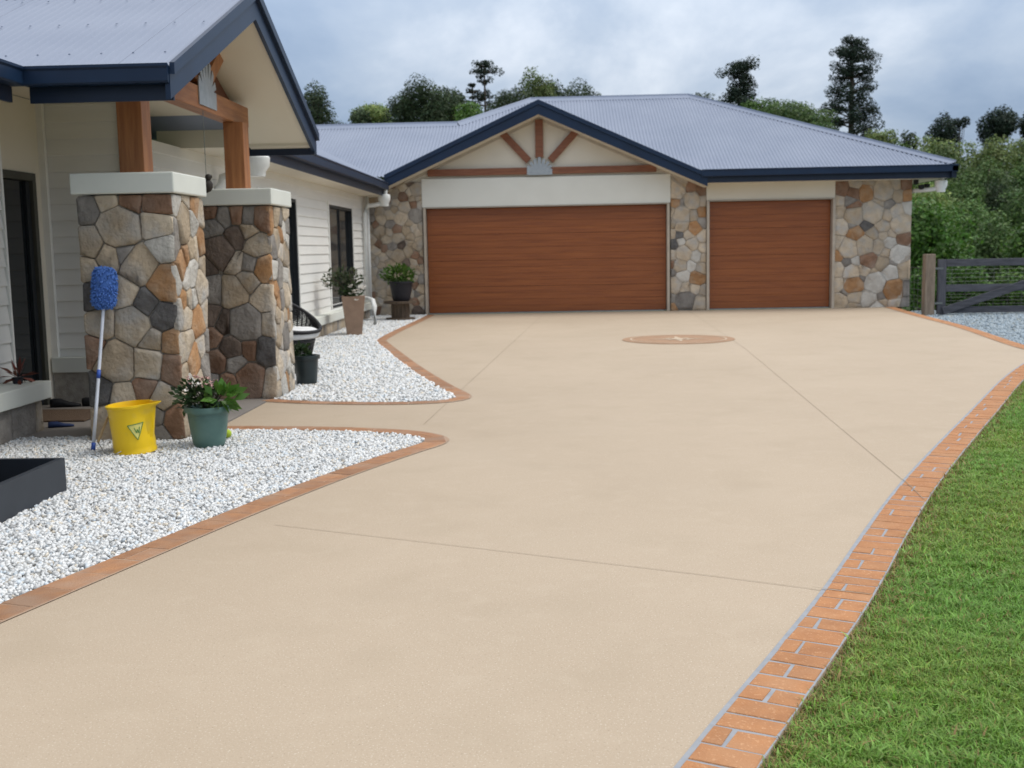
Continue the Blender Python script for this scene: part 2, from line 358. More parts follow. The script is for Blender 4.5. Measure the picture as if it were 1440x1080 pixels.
def border(name, edge, side, wd, step, mort, s0=None, joint=.010, split=.36, proud=.0062, seed=1, bmat='brick'):
    """strip of mortar with bricks laid across it; edge is the outer line, side +1 = inner on the left"""
    rg = random.Random(seed); p = resample(edge, .02); T = np.gradient(p, axis=0); T /= np.linalg.norm(T, axis=1)[:, None]
    for _ in range(4): T[1:-1] = (T[:-2] + T[1:-1] + T[2:]) / 3
    Nn = np.stack([-T[:, 1], T[:, 0]], 1) * side
    def pt(i, f): return p[min(i, len(p) - 1)] + Nn[min(i, len(p) - 1)] * wd * f
    n = len(p); v = []; idx = list(range(0, n, 4)) + [n - 1]
    for i in idx: v += [(*pt(i, 0), .004), (*pt(i, 1), .004)]
    f = [(2 * i, 2 * i + 2, 2 * i + 3, 2 * i + 1) if side < 0 else (2 * i + 1, 2 * i + 3, 2 * i + 2, 2 * i) for i in range(len(idx) - 1)]
    root = MB().add(v, f).build(name, mort); tag(root, kind='structure')
    ns = step / .02; i0 = 0.; jn = joint / .02
    jf = joint / wd; sp = 0
    while i0 + ns < n:
        st = ns * rg.uniform(.82, 1.22)
        a, b = i0 + jn / 2, i0 + st - jn / 2
        sp += 1
        do = sp >= 2 and rg.random() < split * 1.6
        if do: c = rg.uniform(.40, .68); spans = [(jf * .5, c - jf / 2), (c + jf / 2, 1 - jf * 1.5)]; sp = 0
        else: spans = [(jf * .5, 1 - jf * 1.5)]
        for (f0, f1) in spans:
            q = []
            for (ii, ff) in ((a, f0), (b, f0), (b, f1), (a, f1)):
                k = int(ii); fr = ii - k
                k = min(k, n - 2); base = (p[k] * (1 - fr) + p[k + 1] * fr) + (Nn[k] * (1 - fr) + Nn[k + 1] * fr) * wd * ff
                q.append(base + np.array([rg.uniform(-.003, .003), rg.uniform(-.003, .003)]))
            q = np.array(q); cc = q.mean(0); top = cc + (q - cc) * .965
            if side > 0: pass
            z1 = proud + rg.uniform(-.001, .0015)
            vv = [(*x, .0042) for x in q] + [(*x, z1) for x in top]
            ff = [(4, 5, 6, 7), (0, 1, 5, 4), (1, 2, 6, 5), (2, 3, 7, 6), (3, 0, 4, 7)]
            ar = (q[1] - q[0])[0] * (q[2] - q[1])[1] - (q[1] - q[0])[1] * (q[2] - q[1])[0]
            if ar < 0: ff = [x[::-1] for x in ff]
            MB().add(vv, ff).build('brick', bmat, root)
        i0 += st
    return root
border('lawn_edge_border', right_edge[2:16], 1, .205, .125, 'mortar_border', joint=.012, seed=3)
border('gate_edge_border', right_edge[15:], 1, .20, .22, 'mortar_tan', joint=.010, seed=4)
border('near_bed_border', near_edge[1:], -1, .185, .20, 'mortar_tan', joint=.009, split=.2, seed=5, bmat='brick_brown')
border('far_bed_border', far_edge, -1, .17, .22, 'mortar_tan', joint=.009, split=.2, seed=6, bmat='brick_brown')

strip([(2.03, 6.5), (1.985, 6.02)], .004, .0105, 'saw_cut', 'joint', drive)
strip([(1.03, 4.46), (1.24, 4.36)], .006, .0105, 'saw_cut', 'joint', drive)
# medallion on the driveway
mc = (1.84, 16.85)
def disc(r0, r1, z, n=56, c=mc):
    v = []; 
    for k in range(n):
        t = 2 * math.pi * k / n; v += [(c[0] + r0 * math.cos(t), c[1] + r0 * math.sin(t), z), (c[0] + r1 * math.cos(t), c[1] + r1 * math.sin(t), z)]
    return v, [(2 * k, 2 * k + 1, 2 * ((k + 1) % n) + 1, 2 * ((k + 1) % n)) for k in range(n)]
med = MB().lathe([(.84, .004), (.835, .008), (0.0001, .008)], (*mc, 0), 56).build('medallion', 'medallion', drive)
med['label'] = 'round brown stencilled medallion on the driveway before the garage'
MB().add(*disc(.70, .725, .012)).build('medallion_ring', 'medallion_light', med)
st = MB()
for k in range(8):
    t = math.pi * k / 4; L = .46 if k % 2 == 0 else .26; d = Vector((math.cos(t), math.sin(t), 0)); n_ = Vector((-d.y, d.x, 0))
    c = Vector((*mc, .012)); st.add([c + d * .13 - n_ * .05, c + d * L, c + d * .13 + n_ * .05], [(0, 1, 2)])
st.build('medallion_star', 'medallion_light', med)
MB().add(*disc(.0, .10, .013)).build('medallion_hub', 'medallion_light', med)

slab = MB().box(-4.9, -2.76, 8.48, 11.5, -.14, .006).build('porch_floor', 'porch_slab'); tag(slab, kind='structure')
gb = MB().prism([(7.32, 24.4), (7.12, 22.65), (6.96, 21.04), (6.84, 19.5), (6.70, 18.08), (6.24, 15.04), (6.3, 13.9), (16, 12), (16, 24.4)], 2, -.33, -.10).build('gravel_drive', 'blue_gravel')
tag(gb, kind='structure')

# ------------------------------------------------------------------ white gravel beds
def chips(name, poly, dens, size, label, holes=(), z=0., mt='chip', floor=True):
    poly = np.array(poly); lo, hi = poly.min(0), poly.max(0)
    if floor: tag(MB().prism([tuple(p) for p in poly], 2, -.13, -.022).build('gravel_bed', 'chip_bed'), kind='structure')
    n = int(dens * (hi - lo).prod()); P = RNG.uniform(lo, hi, (n, 2)); P = P[inside(P, poly)]
    for (x0, x1, y0, y1) in holes: P = P[~((P[:, 0] > x0) & (P[:, 0] < x1) & (P[:, 1] > y0) & (P[:, 1] < y1))]
    n = len(P)
    cube = np.array([(-1, -1, -.7), (1, -1, -.7), (1, 1, -.7), (-1, 1, -.7), (-1, -1, .7), (1, -1, .7), (1, 1, .7), (-1, 1, .7)], float) * .62
    V = cube[None] * RNG.uniform(.55, 1.25, (n, 8, 3)) * (size * RNG.uniform(.55, 1.25, (n, 1, 1)))
    a = RNG.uniform(0, 6.28, (n, 3)); a[:, :2] *= .14
    for ax in (0, 1, 2):
        c, s = np.cos(a[:, ax])[:, None], np.sin(a[:, ax])[:, None]; i, j = (ax + 1) % 3, (ax + 2) % 3
        A, B = V[:, :, i].copy(), V[:, :, j].copy(); V[:, :, i] = A * c - B * s; V[:, :, j] = A * s + B * c
    V[:, :, :2] += P[:, None, :]; V[:, :, 2] += RNG.uniform(-.016, .006, (n, 1)) + z
    q = np.array([(0, 3, 2, 1), (4, 5, 6, 7), (0, 1, 5, 4), (1, 2, 6, 5), (2, 3, 7, 6), (3, 0, 4, 7)])
    Fc = (np.arange(n)[:, None, None] * 8 + q[None]).reshape(-1, 4)
    t = RNG.choice([1.0, .95, .9, .72, .5], n, p=[.36, .26, .18, .13, .07])[:, None] * np.ones(3)
    warm = RNG.random(n); t[warm > .93] *= (1, .9, .76); t[warm < .09] *= (.86, .93, 1.0)
    me = np_mesh(name, V.reshape(-1, 3), Fc, mt, np.repeat(t, 6, 0))
    o = link(name, me); tag(o, label, 'gravel', kind='stuff')
ne = resample(near_edge, .15)
chips('marble_chips', [tuple(p) for p in ne[ne[:, 1] > 3.0]] + [(-2.78, 8.50), (-4.2, 8.47), (-4.2, 3.0)], 6000, .0155, 'white marble chip bed in front of the porch pillar')
fe = resample(far_edge, .15)
chips('marble_chips', [tuple(p) for p in fe[fe[:, 1] < 24.3]] + [(-4.05, 24.35), (-3.9, 22.0), (-3.9, 11.52), (-2.76, 11.52)], 1900, .024, 'white marble chip bed between porch and garage')

chips('blue_gravel', [(7.35, 24.3), (7.14, 22.65), (6.98, 21.04), (6.86, 19.5), (6.72, 18.08), (6.26, 15.04), (9.5, 14.2), (11.5, 24.3)], 420, .030, 'blue-grey gravel on the ground in front of the gate', z=-.095, mt='chip_blue', floor=False)

# ------------------------------------------------------------------ lawn
lawn_poly = [tuple(p) for p in RE[(RE[:, 1] < 14.2)]] + [(15, 12), (15, -3)]
lw = MB().prism(lawn_poly, 2, -.33, -.012).build('lawn', 'lawn_base'); tag(lw, kind='structure')
def blades(dens, ylo, yhi, xpad, hgt, wid):
    e = RE[(RE[:, 1] > ylo - .5) & (RE[:, 1] < yhi + .5)]
    xl, xh = e[:, 0].min() - .1, e[:, 0].max() + xpad
    n = int(dens * (xh - xl) * (yhi - ylo)); P = np.stack([RNG.uniform(xl, xh, n), RNG.uniform(ylo, yhi, n)], 1)
    P = P[inside(P, lawn_poly)]
    xe = np.interp(P[:, 1], RE[:, 1], RE[:, 0]); dx = (P[:, 0] - xe) * .86
    k = (dx < xpad) & (RNG.random(len(P)) < np.clip(.25 + dx / .10, 0, 1)); P, dx = P[k], dx[k]; n = len(P)
    # clumpy height and lean
    cl = .5 + .5 * np.sin(P[:, 0] * 21 + 3 * np.sin(P[:, 1] * 13)) * np.sin(P[:, 1] * 17 + 2 * np.sin(P[:, 0] * 9))
    h = hgt * (.55 + .5 * cl) * RNG.uniform(.5, 1.3, n); az = RNG.uniform(0, 6.283, n); ln = RNG.uniform(.25, 1.5, n) * h
    d = np.stack([np.cos(az), np.sin(az)], 1); s = np.stack([-d[:, 1], d[:, 0]], 1) * (wid * RNG.uniform(.6, 1.3, n))[:, None]
    V = np.zeros((n, 5, 3)); z0 = -.014
    V[:, 0, :2] = P - s; V[:, 1, :2] = P + s; V[:, :2, 2] = z0
    mid = P + d * (ln * .35)[:, None]; V[:, 2, :2] = mid + s * .8; V[:, 3, :2] = mid - s * .8; V[:, 2:4, 2] = (z0 + h * .62)[:, None]
    V[:, 4, :2] = P + d * ln[:, None]; V[:, 4, 2] = z0 + h * RNG.uniform(.65, 1.0, n)
    b = np.arange(n)[:, None] * 5
    Fc = np.concatenate([b + np.array([[0, 1, 2]]), b + np.array([[0, 2, 3]]), b + np.array([[3, 2, 4]])], 1).reshape(-1, 3)
    pt = .5 + .5 * np.sin(P[:, 0] * 2.1 + 1.3 * np.sin(P[:, 1] * 1.7)) * np.sin(P[:, 1] * 1.9)
    t = np.stack([.8 + .5 * pt * RNG.random(n), .85 + .3 * RNG.random(n), .8 + .3 * RNG.random(n)], 1) * RNG.uniform(.62, 1.25, (n, 1))
    dry = RNG.random(n) < np.clip(.06 + .62 * np.exp(-(np.maximum(dx, 0) / .055)), 0, .75)
    t[dry] = np.array([1.6, .72, 1.5]) * RNG.uniform(.5, 1.0, (int(dry.sum()), 1))
    return V.reshape(-1, 3), Fc, np.repeat(t, 3, 0)
parts = [blades(40000, 2.2, 4.6, 1.5, .034, .0019), blades(28000, 4.6, 7.5, 1.5, .034, .0024), blades(12000, 7.5, 14, 1.6, .034, .0030), blades(1500, -2.5, 12.5, 6.5, .045, .004)]
off = 0; VV, FF, TT = [], [], []
for v_, f_, t_ in parts: VV.append(v_); FF.append(f_ + off); TT.append(t_); off += len(v_)
lg = link('lawn_grass', np_mesh('lawn_grass', np.concatenate(VV), np.concatenate(FF), 'grass', np.concatenate(TT)))
tag(lg, 'short green lawn grass beside the brick border', 'grass', kind='stuff')

# ------------------------------------------------------------------ the house
HX = Vector((-4.0, 24.4, 0))
house = empty('house', HX, 'cream and stone house with grey corrugated roof, porch and two garage doors', 'house')
def hp(mb, name, mt, parent=None, **k): return mb.build(name, mt, parent or house, **k)

# --- stone facing
def power_cells(seeds, rect):
    a0, a1, b0, b1 = rect; out = []
    for i, (x, y, r) in enumerate(seeds):
        poly = [(a0, b0), (a1, b0), (a1, b1), (a0, b1)]
        for j, (u, v, s) in enumerate(seeds):
            if i == j: continue
            nx_, ny_ = u - x, v - y; c = (u * u + v * v - s * s - x * x - y * y + r * r) / 2
            new = []
            for k in range(len(poly)):
                p, q = poly[k], poly[(k + 1) % len(poly)]
                dp, dq = nx_ * p[0] + ny_ * p[1] - c, nx_ * q[0] + ny_ * q[1] - c
                if dp <= 0: new.append(p)
                if dp * dq < 0:
                    t = dp / (dp - dq); new.append((p[0] + t * (q[0] - p[0]), p[1] + t * (q[1] - p[1])))
            poly = new
            if len(poly) < 3: break
        out.append(poly if len(poly) >= 3 else None)
    return out
def stone(poly, fn, parent, mt, gap, high, rg, cuts=(.04, .11)):
    P = np.array(poly); c = P.mean(0)
    # drop tiny edges, inset by the joint, cut the corners
    e = np.roll(P, -1, 0) - P; L = np.linalg.norm(e, axis=1); P = P[L > .012]
    if len(P) < 3: return
    c = P.mean(0); rad = np.linalg.norm(P - c, axis=1); P = c + (P - c) * (1 - gap / np.maximum(rad, .03))[:, None]
    cut = rg.uniform(*cuts)
    Q = []
    for k in range(len(P)):
        p, q = P[k], P[(k + 1) % len(P)]; Q += [p * (1 - cut) + q * cut, p * cut + q * (1 - cut)]
    Q = np.array(Q); n = len(Q)
    Q += np.array([[rg.uniform(-.005, .005), rg.uniform(-.005, .005)] for _ in range(n)])
    r = np.linalg.norm(Q - c, axis=1); ins = np.minimum(.009, r * .2)
    S = c + (Q - c) * (1 - ins / r)[:, None]; T = c + (Q - c) * .62
    tx, ty = rg.uniform(-.10, .10), rg.uniform(-.10, .10)
    v = [fn(q[0], q[1], -.01) for q in Q] + [fn(q[0], q[1], high * .72) for q in Q]
    v += [fn(s[0], s[1], high * .97 + rg.uniform(-.002, .002) + (s - c) @ (tx, ty)) for s in S]
    v += [fn(s[0], s[1], high + rg.uniform(-.003, .007) + (s - c) @ (tx, ty)) for s in T] + [fn(c[0], c[1], high + .003)]
    f = []
    for k in range(n):
        k2 = (k + 1) % n
        for a in range(3): f.append((a * n + k, a * n + k2, (a + 1) * n + k2, (a + 1) * n + k))
        f.append((3 * n + k, 3 * n + k2, 4 * n))
    # outward winding
    p0, p1, p2 = (Vector(v[i]) for i in (3 * n, 3 * n + 1, 4 * n)); out_ = Vector(fn(c[0], c[1], 1)) - Vector(fn(c[0], c[1], 0))
    if (p1 - p0).cross(p2 - p0).dot(out_) < 0: f = [q[::-1] for q in f]
    return MB().add(v, f).build('stone', mt, parent, smooth=True)
KEY = dict(t='st_tan', b='st_beige', l='st_light', g='st_grey', d='st_dark', k='st_umber', n='st_brown', r='st_rust')
def rand_seeds(rect, r, rg, pal):
    a0, a1, b0, b1 = rect; S = []
    for _ in range(2500):
        rr = r * rg.choice([.6, .75, .9, 1.0, 1.2, 1.4]); x, y = rg.uniform(a0, a1), rg.uniform(b0, b1)
        if all((x - u) ** 2 + (y - v) ** 2 > (.88 * (rr + s)) ** 2 for u, v, s, _ in S): S.append((x, y, rr, rg.choice(pal)))
    return S
def facing(seeds, rect, fn, parent, gap=.009, high=.04, seed=1, cuts=(.12, .2)):
    rg = random.Random(seed)
    for s, poly in zip(seeds, power_cells([q[:3] for q in seeds], rect)):
        if poly: stone(poly, fn, parent, KEY[s[3]], gap, high * rg.uniform(.75, 1.25), rg, cuts)
def px_seeds(lst, Y, wr):
    o = []
    for (x, y, r, k) in lst:
        p = at_y(x, y, Y); o.append((p[0], p[2], r * Y / F_PX * wr, k))
    return o
def fy(Y): return lambda a, b, h: (a, Y - h, b)      # faces the camera
def fx(X): return lambda a, b, h: (X + h, a, b)      # faces right

NP = [(118, 293, 14, 'g'), (150, 282, 10, 'b'), (180, 282, 8, 'n'), (222, 287, 15, 'n'), (167, 320, 27, 't'), (220, 316, 16, 'b'), (125, 342, 16, 't'), (228, 348, 14, 'l'),
      (152, 360, 11, 't'), (174, 356, 7, 'g'), (196, 372, 21, 't'), (118, 378, 12, 't'), (234, 398, 22, 'r'), (174, 412, 8, 'b'), (127, 418, 15, 'd'), (230, 446, 15, 'd'),
      (206, 428, 9, 'd'), (187, 458, 21, 'b'), (138, 455, 15, 't'), (212, 478, 10, 't'), (128, 490, 12, 'n'), (245, 480, 15, 'r'), (163, 510, 24, 't'), (208, 512, 18, 'b'),
      (245, 518, 16, 'n'), (140, 550, 14, 'd'), (170, 556, 11, 'b'), (205, 548, 9, 'n'), (227, 560, 12, 'b'), (215, 585, 12, 'g'), (188, 600, 15, 't'), (248, 592, 16, 'n'), (150, 592, 15, 't'), (222, 611, 9, 'g')]
FP = [(295, 298, 9, 'n'), (313, 303, 9, 'g'), (332, 300, 8, 'n'), (350, 303, 9, 'g'), (370, 305, 15, 'n'), (298, 318, 7, 'g'), (350, 327, 7, 't'), (308, 355, 18, 'k'), (332, 335, 9, 'k'),
      (360, 345, 14, 'b'), (333, 370, 8, 't'), (350, 372, 10, 'g'), (372, 378, 15, 'r'), (290, 372, 8, 'k'), (298, 408, 14, 'g'), (328, 410, 17, 't'), (348, 395, 12, 't'), (374, 420, 16, 'b'),
      (295, 445, 9, 'k'), (315, 455, 9, 'k'), (345, 455, 23, 'g'), (382, 455, 14, 'b'), (297, 475, 9, 'n'), (325, 490, 13, 'k'), (350, 490, 7, 'n'), (376, 492, 13, 'd'), (305, 507, 11, 'n'),
      (330, 510, 8, 'g'), (300, 543, 9, 'g'), (322, 545, 15, 'n'), (352, 535, 20, 'n'), (384, 540, 15, 'b')]
def zl(x0, y0, s, lst): return [(x0 + x / s, y0 + y / s, r, k) for x, y, r, k in lst]
RW = zl(1150, 220, 4.5, [(155, 205, 11, 'n'), (240, 175, 9, 'b'), (225, 230, 10, 'n'), (310, 225, 12, 'r'), (415, 220, 15, 'b'), (325, 165, 8, 't'), (495, 180, 9, 't'), (555, 175, 9, 'n'), (572, 245, 9, 'r'), (505, 245, 9, 't'),
      (140, 280, 8, 'b'), (205, 280, 9, 'g'), (140, 345, 8, 't'), (225, 320, 9, 'n'), (230, 375, 14, 't'), (350, 355, 16, 'b'), (385, 298, 9, 't'), (437, 375, 10, 't'), (450, 300, 8, 'g'), (500, 355, 11, 'b'), (577, 325, 9, 'l'), (530, 430, 16, 'b'),
      (410, 440, 11, 'b'), (150, 445, 11, 'b'), (215, 430, 8, 'g'), (310, 435, 9, 'd'), (240, 492, 12, 'r'), (345, 490, 10, 't'), (415, 500, 8, 'b'), (470, 490, 8, 't'), (548, 520, 12, 'n'), (130, 545, 9, 'b'), (200, 580, 15, 'b'), (295, 565, 15, 'b'), (377, 570, 11, 'b'),
      (455, 545, 10, 'l'), (520, 620, 15, 'l'), (430, 608, 8, 't'), (130, 630, 7, 'r'), (130, 715, 10, 'b'), (190, 675, 8, 'g'), (237, 665, 8, 'l'), (320, 655, 13, 'n'), (410, 680, 11, 't'), (475, 680, 8, 'g'), (215, 735, 13, 'b'), (290, 720, 10, 'b'), (352, 742, 7, 't'),
      (460, 735, 13, 'l'), (555, 715, 14, 't'), (130, 815, 9, 'b'), (225, 812, 15, 'r'), (365, 800, 16, 'l'), (480, 842, 16, 'r'), (560, 840, 11, 'g'), (272, 775, 8, 'g'), (140, 915, 12, 't'), (235, 885, 12, 'b'), (170, 865, 7, 'g'), (320, 895, 13, 'l'), (397, 885, 8, 'g'),
      (405, 926, 8, 'b'), (490, 925, 10, 'b'), (557, 940, 11, 'g'), (375, 962, 12, 'l'), (225, 948, 9, 't'), (495, 968, 7, 'l')])
MP_ = zl(900, 220, 4.69, [(240, 225, 13, 'b'), (335, 210, 8, 'n'), (270, 190, 8, 't'), (405, 230, 9, 'n'), (345, 290, 13, 'b'), (230, 305, 8, 'r'), (285, 305, 6, 'g'), (415, 292, 9, 't'), (415, 365, 8, 'r'), (210, 365, 7, 'b'), (275, 385, 13, 'b'), (345, 385, 8, 't'), (213, 440, 7, 't'), (275, 455, 10, 't'),
      (362, 475, 10, 'r'), (412, 435, 7, 'g'), (210, 515, 7, 'b'), (260, 520, 7, 'd'), (320, 522, 8, 'b'), (412, 530, 9, 'b'), (220, 580, 8, 'd'), (270, 560, 7, 'l'), (345, 577, 10, 'b'), (416, 600, 8, 'b'), (210, 650, 8, 'b'), (290, 640, 12, 'b'), (370, 660, 9, 'l'), (412, 668, 7, 't'),
      (210, 715, 7, 'n'), (265, 720, 11, 'b'), (335, 720, 8, 'l'), (405, 740, 9, 't'), (285, 790, 10, 'l'), (375, 803, 11, 'r'), (213, 762, 6, 'g'), (230, 850, 12, 'b'), (295, 870, 10, 'b'), (360, 870, 9, 'b'), (415, 882, 7, 't'), (210, 935, 6, 'g'), (300, 950, 15, 'g'), (392, 970, 12, 'b'), (213, 1000, 7, 'r'), (300, 1012, 8, 'g')])
rg0 = random.Random(5)
# porch pillars
def pillar(x0, x1, y0, y1, seeds, side_pal, seed, lab):
    core = hp(MB().box(x0 + .02, x1 - .02, y0 + .02, y1 - .02, 0.0, 1.85), 'stone_pillar', 'mortar'); core['label'] = lab
    rf = (x0, x1 + .004, .0, 1.855); facing(px_seeds(seeds, y0, 1.0), rf, fy(y0 + .02), core, .005, .027, seed, (.04, .11))
    rs = (y0 - .004, y1, .0, 1.855); rg = random.Random(seed + 9)
    facing(rand_seeds(rs, .105, rg, side_pal), rs, fx(x1 - .02), core, .005, .027, seed + 1, (.04, .11))
    cap = hp(MB().box(x0 - .03, x1 + .035, y0 - .035, y1 + .03, 1.86, 2.015), 'pillar_cap', 'white_trim', core, bevel=.012)
    return core
pillar(-3.56, -2.84, 8.30, 9.02, NP, 'llbbrrtg', 21, 'fieldstone porch pillar behind the mop and bucket')
pillar(-3.46, -2.70, 10.62, 11.36, FP, 'bbttrlg', 22, 'fieldstone porch pillar beside the far gravel bed')
for (y0, xa) in ((8.56, -3.32), (10.87, -3.18)):
    hp(MB().box(xa, xa + .195, y0, y0 + .195, 2.016, 2.664), 'timber_post', 'timber', bevel=.006)

# garage stone walls
def stone_wall(name, x0, x1, z1, seeds, seed, lab, rnd=None):
    core = hp(MB().box(x0 + .004, x1 - .004, 24.43, 24.62, 0, z1), name, 'mortar_pale'); core['label'] = lab
    rc = (x0, x1, 0., z1)
    s = px_seeds(seeds, 24.42, 1.0) if seeds else rand_seeds(rc, .10, random.Random(seed), rnd)
    facing(s, rc, fy(24.43), core, .0045, .018, seed, (.03, .09))
    return core
stone_wall('stone_wall', 6.005, 7.63, 2.72, RW, 31, 'fieldstone wall right of the single garage door')
stone_wall('stone_wall', 2.50, 3.27, 2.90, MP_, 32, 'narrow fieldstone pier between the two garage doors')
stone_wall('stone_wall', -4.05, -2.86, 2.88, None, 33, 'fieldstone wall left of the double garage door', 'gtnttbbk')

# garage shell, lintels, gable infill
gw = hp(MB().box(-4.05, 7.60, 24.64, 24.80, 0, 2.95).box(7.44, 7.60, 24.80, 33.0, 0, 2.9).box(-4.05, 7.60, 33.0, 33.16, 0, 2.9), 'garage_wall', 'cream')
hp(MB().prism([(-3.40, 2.70), (2.95, 2.70), (2.95, 2.76), (-.30, 4.26), (-3.40, 2.82)], 1, 24.46, 24.63), 'gable_wall', 'cream')
hp(MB().box(-2.86, 2.50, 24.395, 24.455, 2.325, 2.93), 'lintel_panel', 'panel_white', bevel=.004)
hp(MB().box(3.27, 6.005, 24.41, 24.62, 2.355, 2.74), 'lintel_panel', 'cream', bevel=.004)
def garage_door(x0, x1, z1, n, lab):
    d = hp(MB().box(x0, x1, 24.56, 24.63, 0.0, z1), 'garage_door', 'door_gap'); d['label'] = lab
    h = (z1 - .03) / n
    for i in range(n):
        z = .022 + i * h; gp = .005 if i % 4 == 0 else .0012
        pr = [(24.557, z + gp), (24.554, z + gp + .0015), (24.554, z + h - .002), (24.557, z + h - .0005)]
        hp(MB().prism(pr, 0, x0 + .012, x1 - .012), 'door_plank', 'door_wood', d)
    hp(MB().box(x0 + .005, x1 - .005, 24.53, 24.575, 0.003, .020), 'bottom_seal', 'galv', d)
    t = .055
    hp(MB().box(x0 - t, x0, 24.36, 24.60, 0.002, z1 + .01), 'door_jamb', 'door_trim', d); hp(MB().box(x1, x1 + t, 24.36, 24.60, 0.002, z1 + .01), 'door_jamb', 'door_trim', d)
    hp(MB().box(x0 - t, x1 + t, 24.37, 24.60, z1 + .002, z1 + .02), 'door_head', 'door_trim', d)
garage_door(-2.785, 2.425, 2.30, 16, 'wide wood-look double garage door')
garage_door(3.33, 5.95, 2.33, 16, 'narrow wood-look single garage door')
# gable timbers
XC, GA, GS = -.30, 4.45, .452        # gable centre, apex height, slope
def rake(x): return GA - GS * abs(x - XC)
hp(MB().box(-2.72, XC - .24, 24.36, 24.455, 2.985, 3.13), 'tie_beam', 'timber_red', bevel=.004)
hp(MB().box(XC + .24, 2.20, 24.36, 24.455, 2.985, 3.13), 'tie_beam', 'timber_red', bevel=.004)
hp(MB().box(XC - .085, XC + .085, 24.36, 24.455, 3.34, 4.13), 'king_post', 'timber_red', bevel=.004)
for s in (-1, 1):
    hp(MB().add(*bar((XC + s * .24, 24.41, 3.29), (XC + s * .80, 24.41, 3.86), .095, .15, (0, 1, 0))) if 0 else
       MB().add(*bar((XC + s * .23, 24.41, 3.27), (XC + s * .80, 24.41, 3.88), .15, .095, (0, 1, 0))), 'gable_strut', 'timber_red', bevel=.004)
def sunburst(fn, w_, h_, th):
    pts = [(-w_ / 2, 0), (w_ / 2, 0), (w_ / 2, h_ * .38)]
    n = 7
    for i in range(n):
        t0 = math.pi * (.08 + .84 * i / n); t1 = math.pi * (.08 + .84 * (i + 1) / n); tm = (t0 + t1) / 2
        rr = h_ * (1.0 if i != 3 else 1.08)
        pts += [(math.cos(t0 + .03) * w_ * .36, h_ * .30 + math.sin(t0 + .03) * h_ * .32), (math.cos(tm - .10) * w_ * .53, h_ * .18 + math.sin(tm - .10) * rr * .86), (math.cos(tm + .10) * w_ * .53, h_ * .18 + math.sin(tm + .10) * rr * .86)]
    pts += [(-w_ / 2, h_ * .38)]
    n = len(pts); v = [fn(a, b, 0) for a, b in pts] + [fn(a, b, th) for a, b in pts]
    return v, [tuple(range(n)), tuple(range(2 * n - 1, n - 1, -1))] + [(i, n + i, n + (i + 1) % n, (i + 1) % n) for i in range(n)]
b1 = hp(MB().add(*sunburst(lambda a, b, h: (XC + a, 24.355 - h, 2.965 + b),   .54, .34, .012)), 'sunburst_bracket', 'galv')
for (a, b) in ((-.18, .06), (0, .06), (.18, .06), (-.1, .2), (.1, .2)):
    hp(MB().tube([(XC + a, 24.345, 2.965 + b), (XC + a, 24.333, 2.965 + b)], .016, 6), 'bolt', 'galv', b1)

# --- roofs
def sheets(name, O, U, V_, s0, s1, tfn, parent, pitch=.0762, amp=.0115, cover=.762):
    """corrugated sheets: s runs along the eave, t up the slope, tfn(s) -> (t0, t1)"""
    O, U, V_ = Vector(O), Vector(U).normalized(), Vector(V_).normalized(); Nn = U.cross(V_)
    if Nn.z < 0: Nn = -Nn
    s = s0
    while s < s1 - 1e-4:
        e = min(s + cover, s1); n = max(2, int(round((e - s) / pitch * 8))); v = []
        for i in range(n + 1):
            q = s + (e - s) * i / n; a, b = tfn(q)
            b = max(b, a + .002); hgt = amp * math.sin(2 * math.pi * q / pitch) + .0008 * (int(round((s - s0) / cover)) % 2)
            for t in (a, b): v.append(O + U * q + V_ * t + Nn * hgt)
        f = [(2 * i, 2 * i + 2, 2 * i + 3, 2 * i + 1) for i in range(n)]
        o = MB().add(v, f).build(name, 'roof', parent, smooth=True)
        s = e
def roof_root(lab, mbx):
    o = hp(mbx, 'roof', 'roof'); o['label'] = lab; return o
def capping(p, q, n1, n2, wd, name, parent, rise=.045):
    """folded ridge or hip capping between p and q, wings along directions n1 and n2"""
    p, q, n1, n2 = Vector(p), Vector(q), Vector(n1).normalized(), Vector(n2).normalized(); up = Vector((0, 0, rise)); v = []
    d = (q - p).normalized()
    for b in (p, q):
        v += [b + n1 * wd + up * .35, b + n1 * wd * .12 + up * 1.1, b + up * 1.9, b + n2 * wd * .12 + up * 1.1, b + n2 * wd + up * .35]
    return MB().add(v, [(i, i + 1, i + 6, i + 5) for i in range(4)]).build(name, 'roof', parent, smooth=False)
WS = .50; WX, WZ = -3.55, 2.84
SL = .432; EY, EZ = 23.86, 2.965; XR = 8.34
D1 = 4.94; XRE = XR - D1; XL0 = -.55; ZR = EZ + SL * D1; YR = EY + D1
D2 = 3.22; ZL = EZ + SL * D2; YL = EY + D2; XLH = XL0 - (D1 - D2)
ks = math.sqrt(1 + SL * SL)
def g_t(x):
    if x > XRE: d = max(0, XR - x)
    elif x > XL0: d = D1
    elif x > XLH: d = D2 + (x - XLH)
    else: d = D2
    lo = 0.
    if x < -3.55: lo = min(d, max(0., (WZ - EZ + WS * (-3.55 - x)) / SL))
    elif x < 3.22: lo = min(d, max(0., (rake(x) - EZ) / SL + .03))
    return lo * ks, d * ks
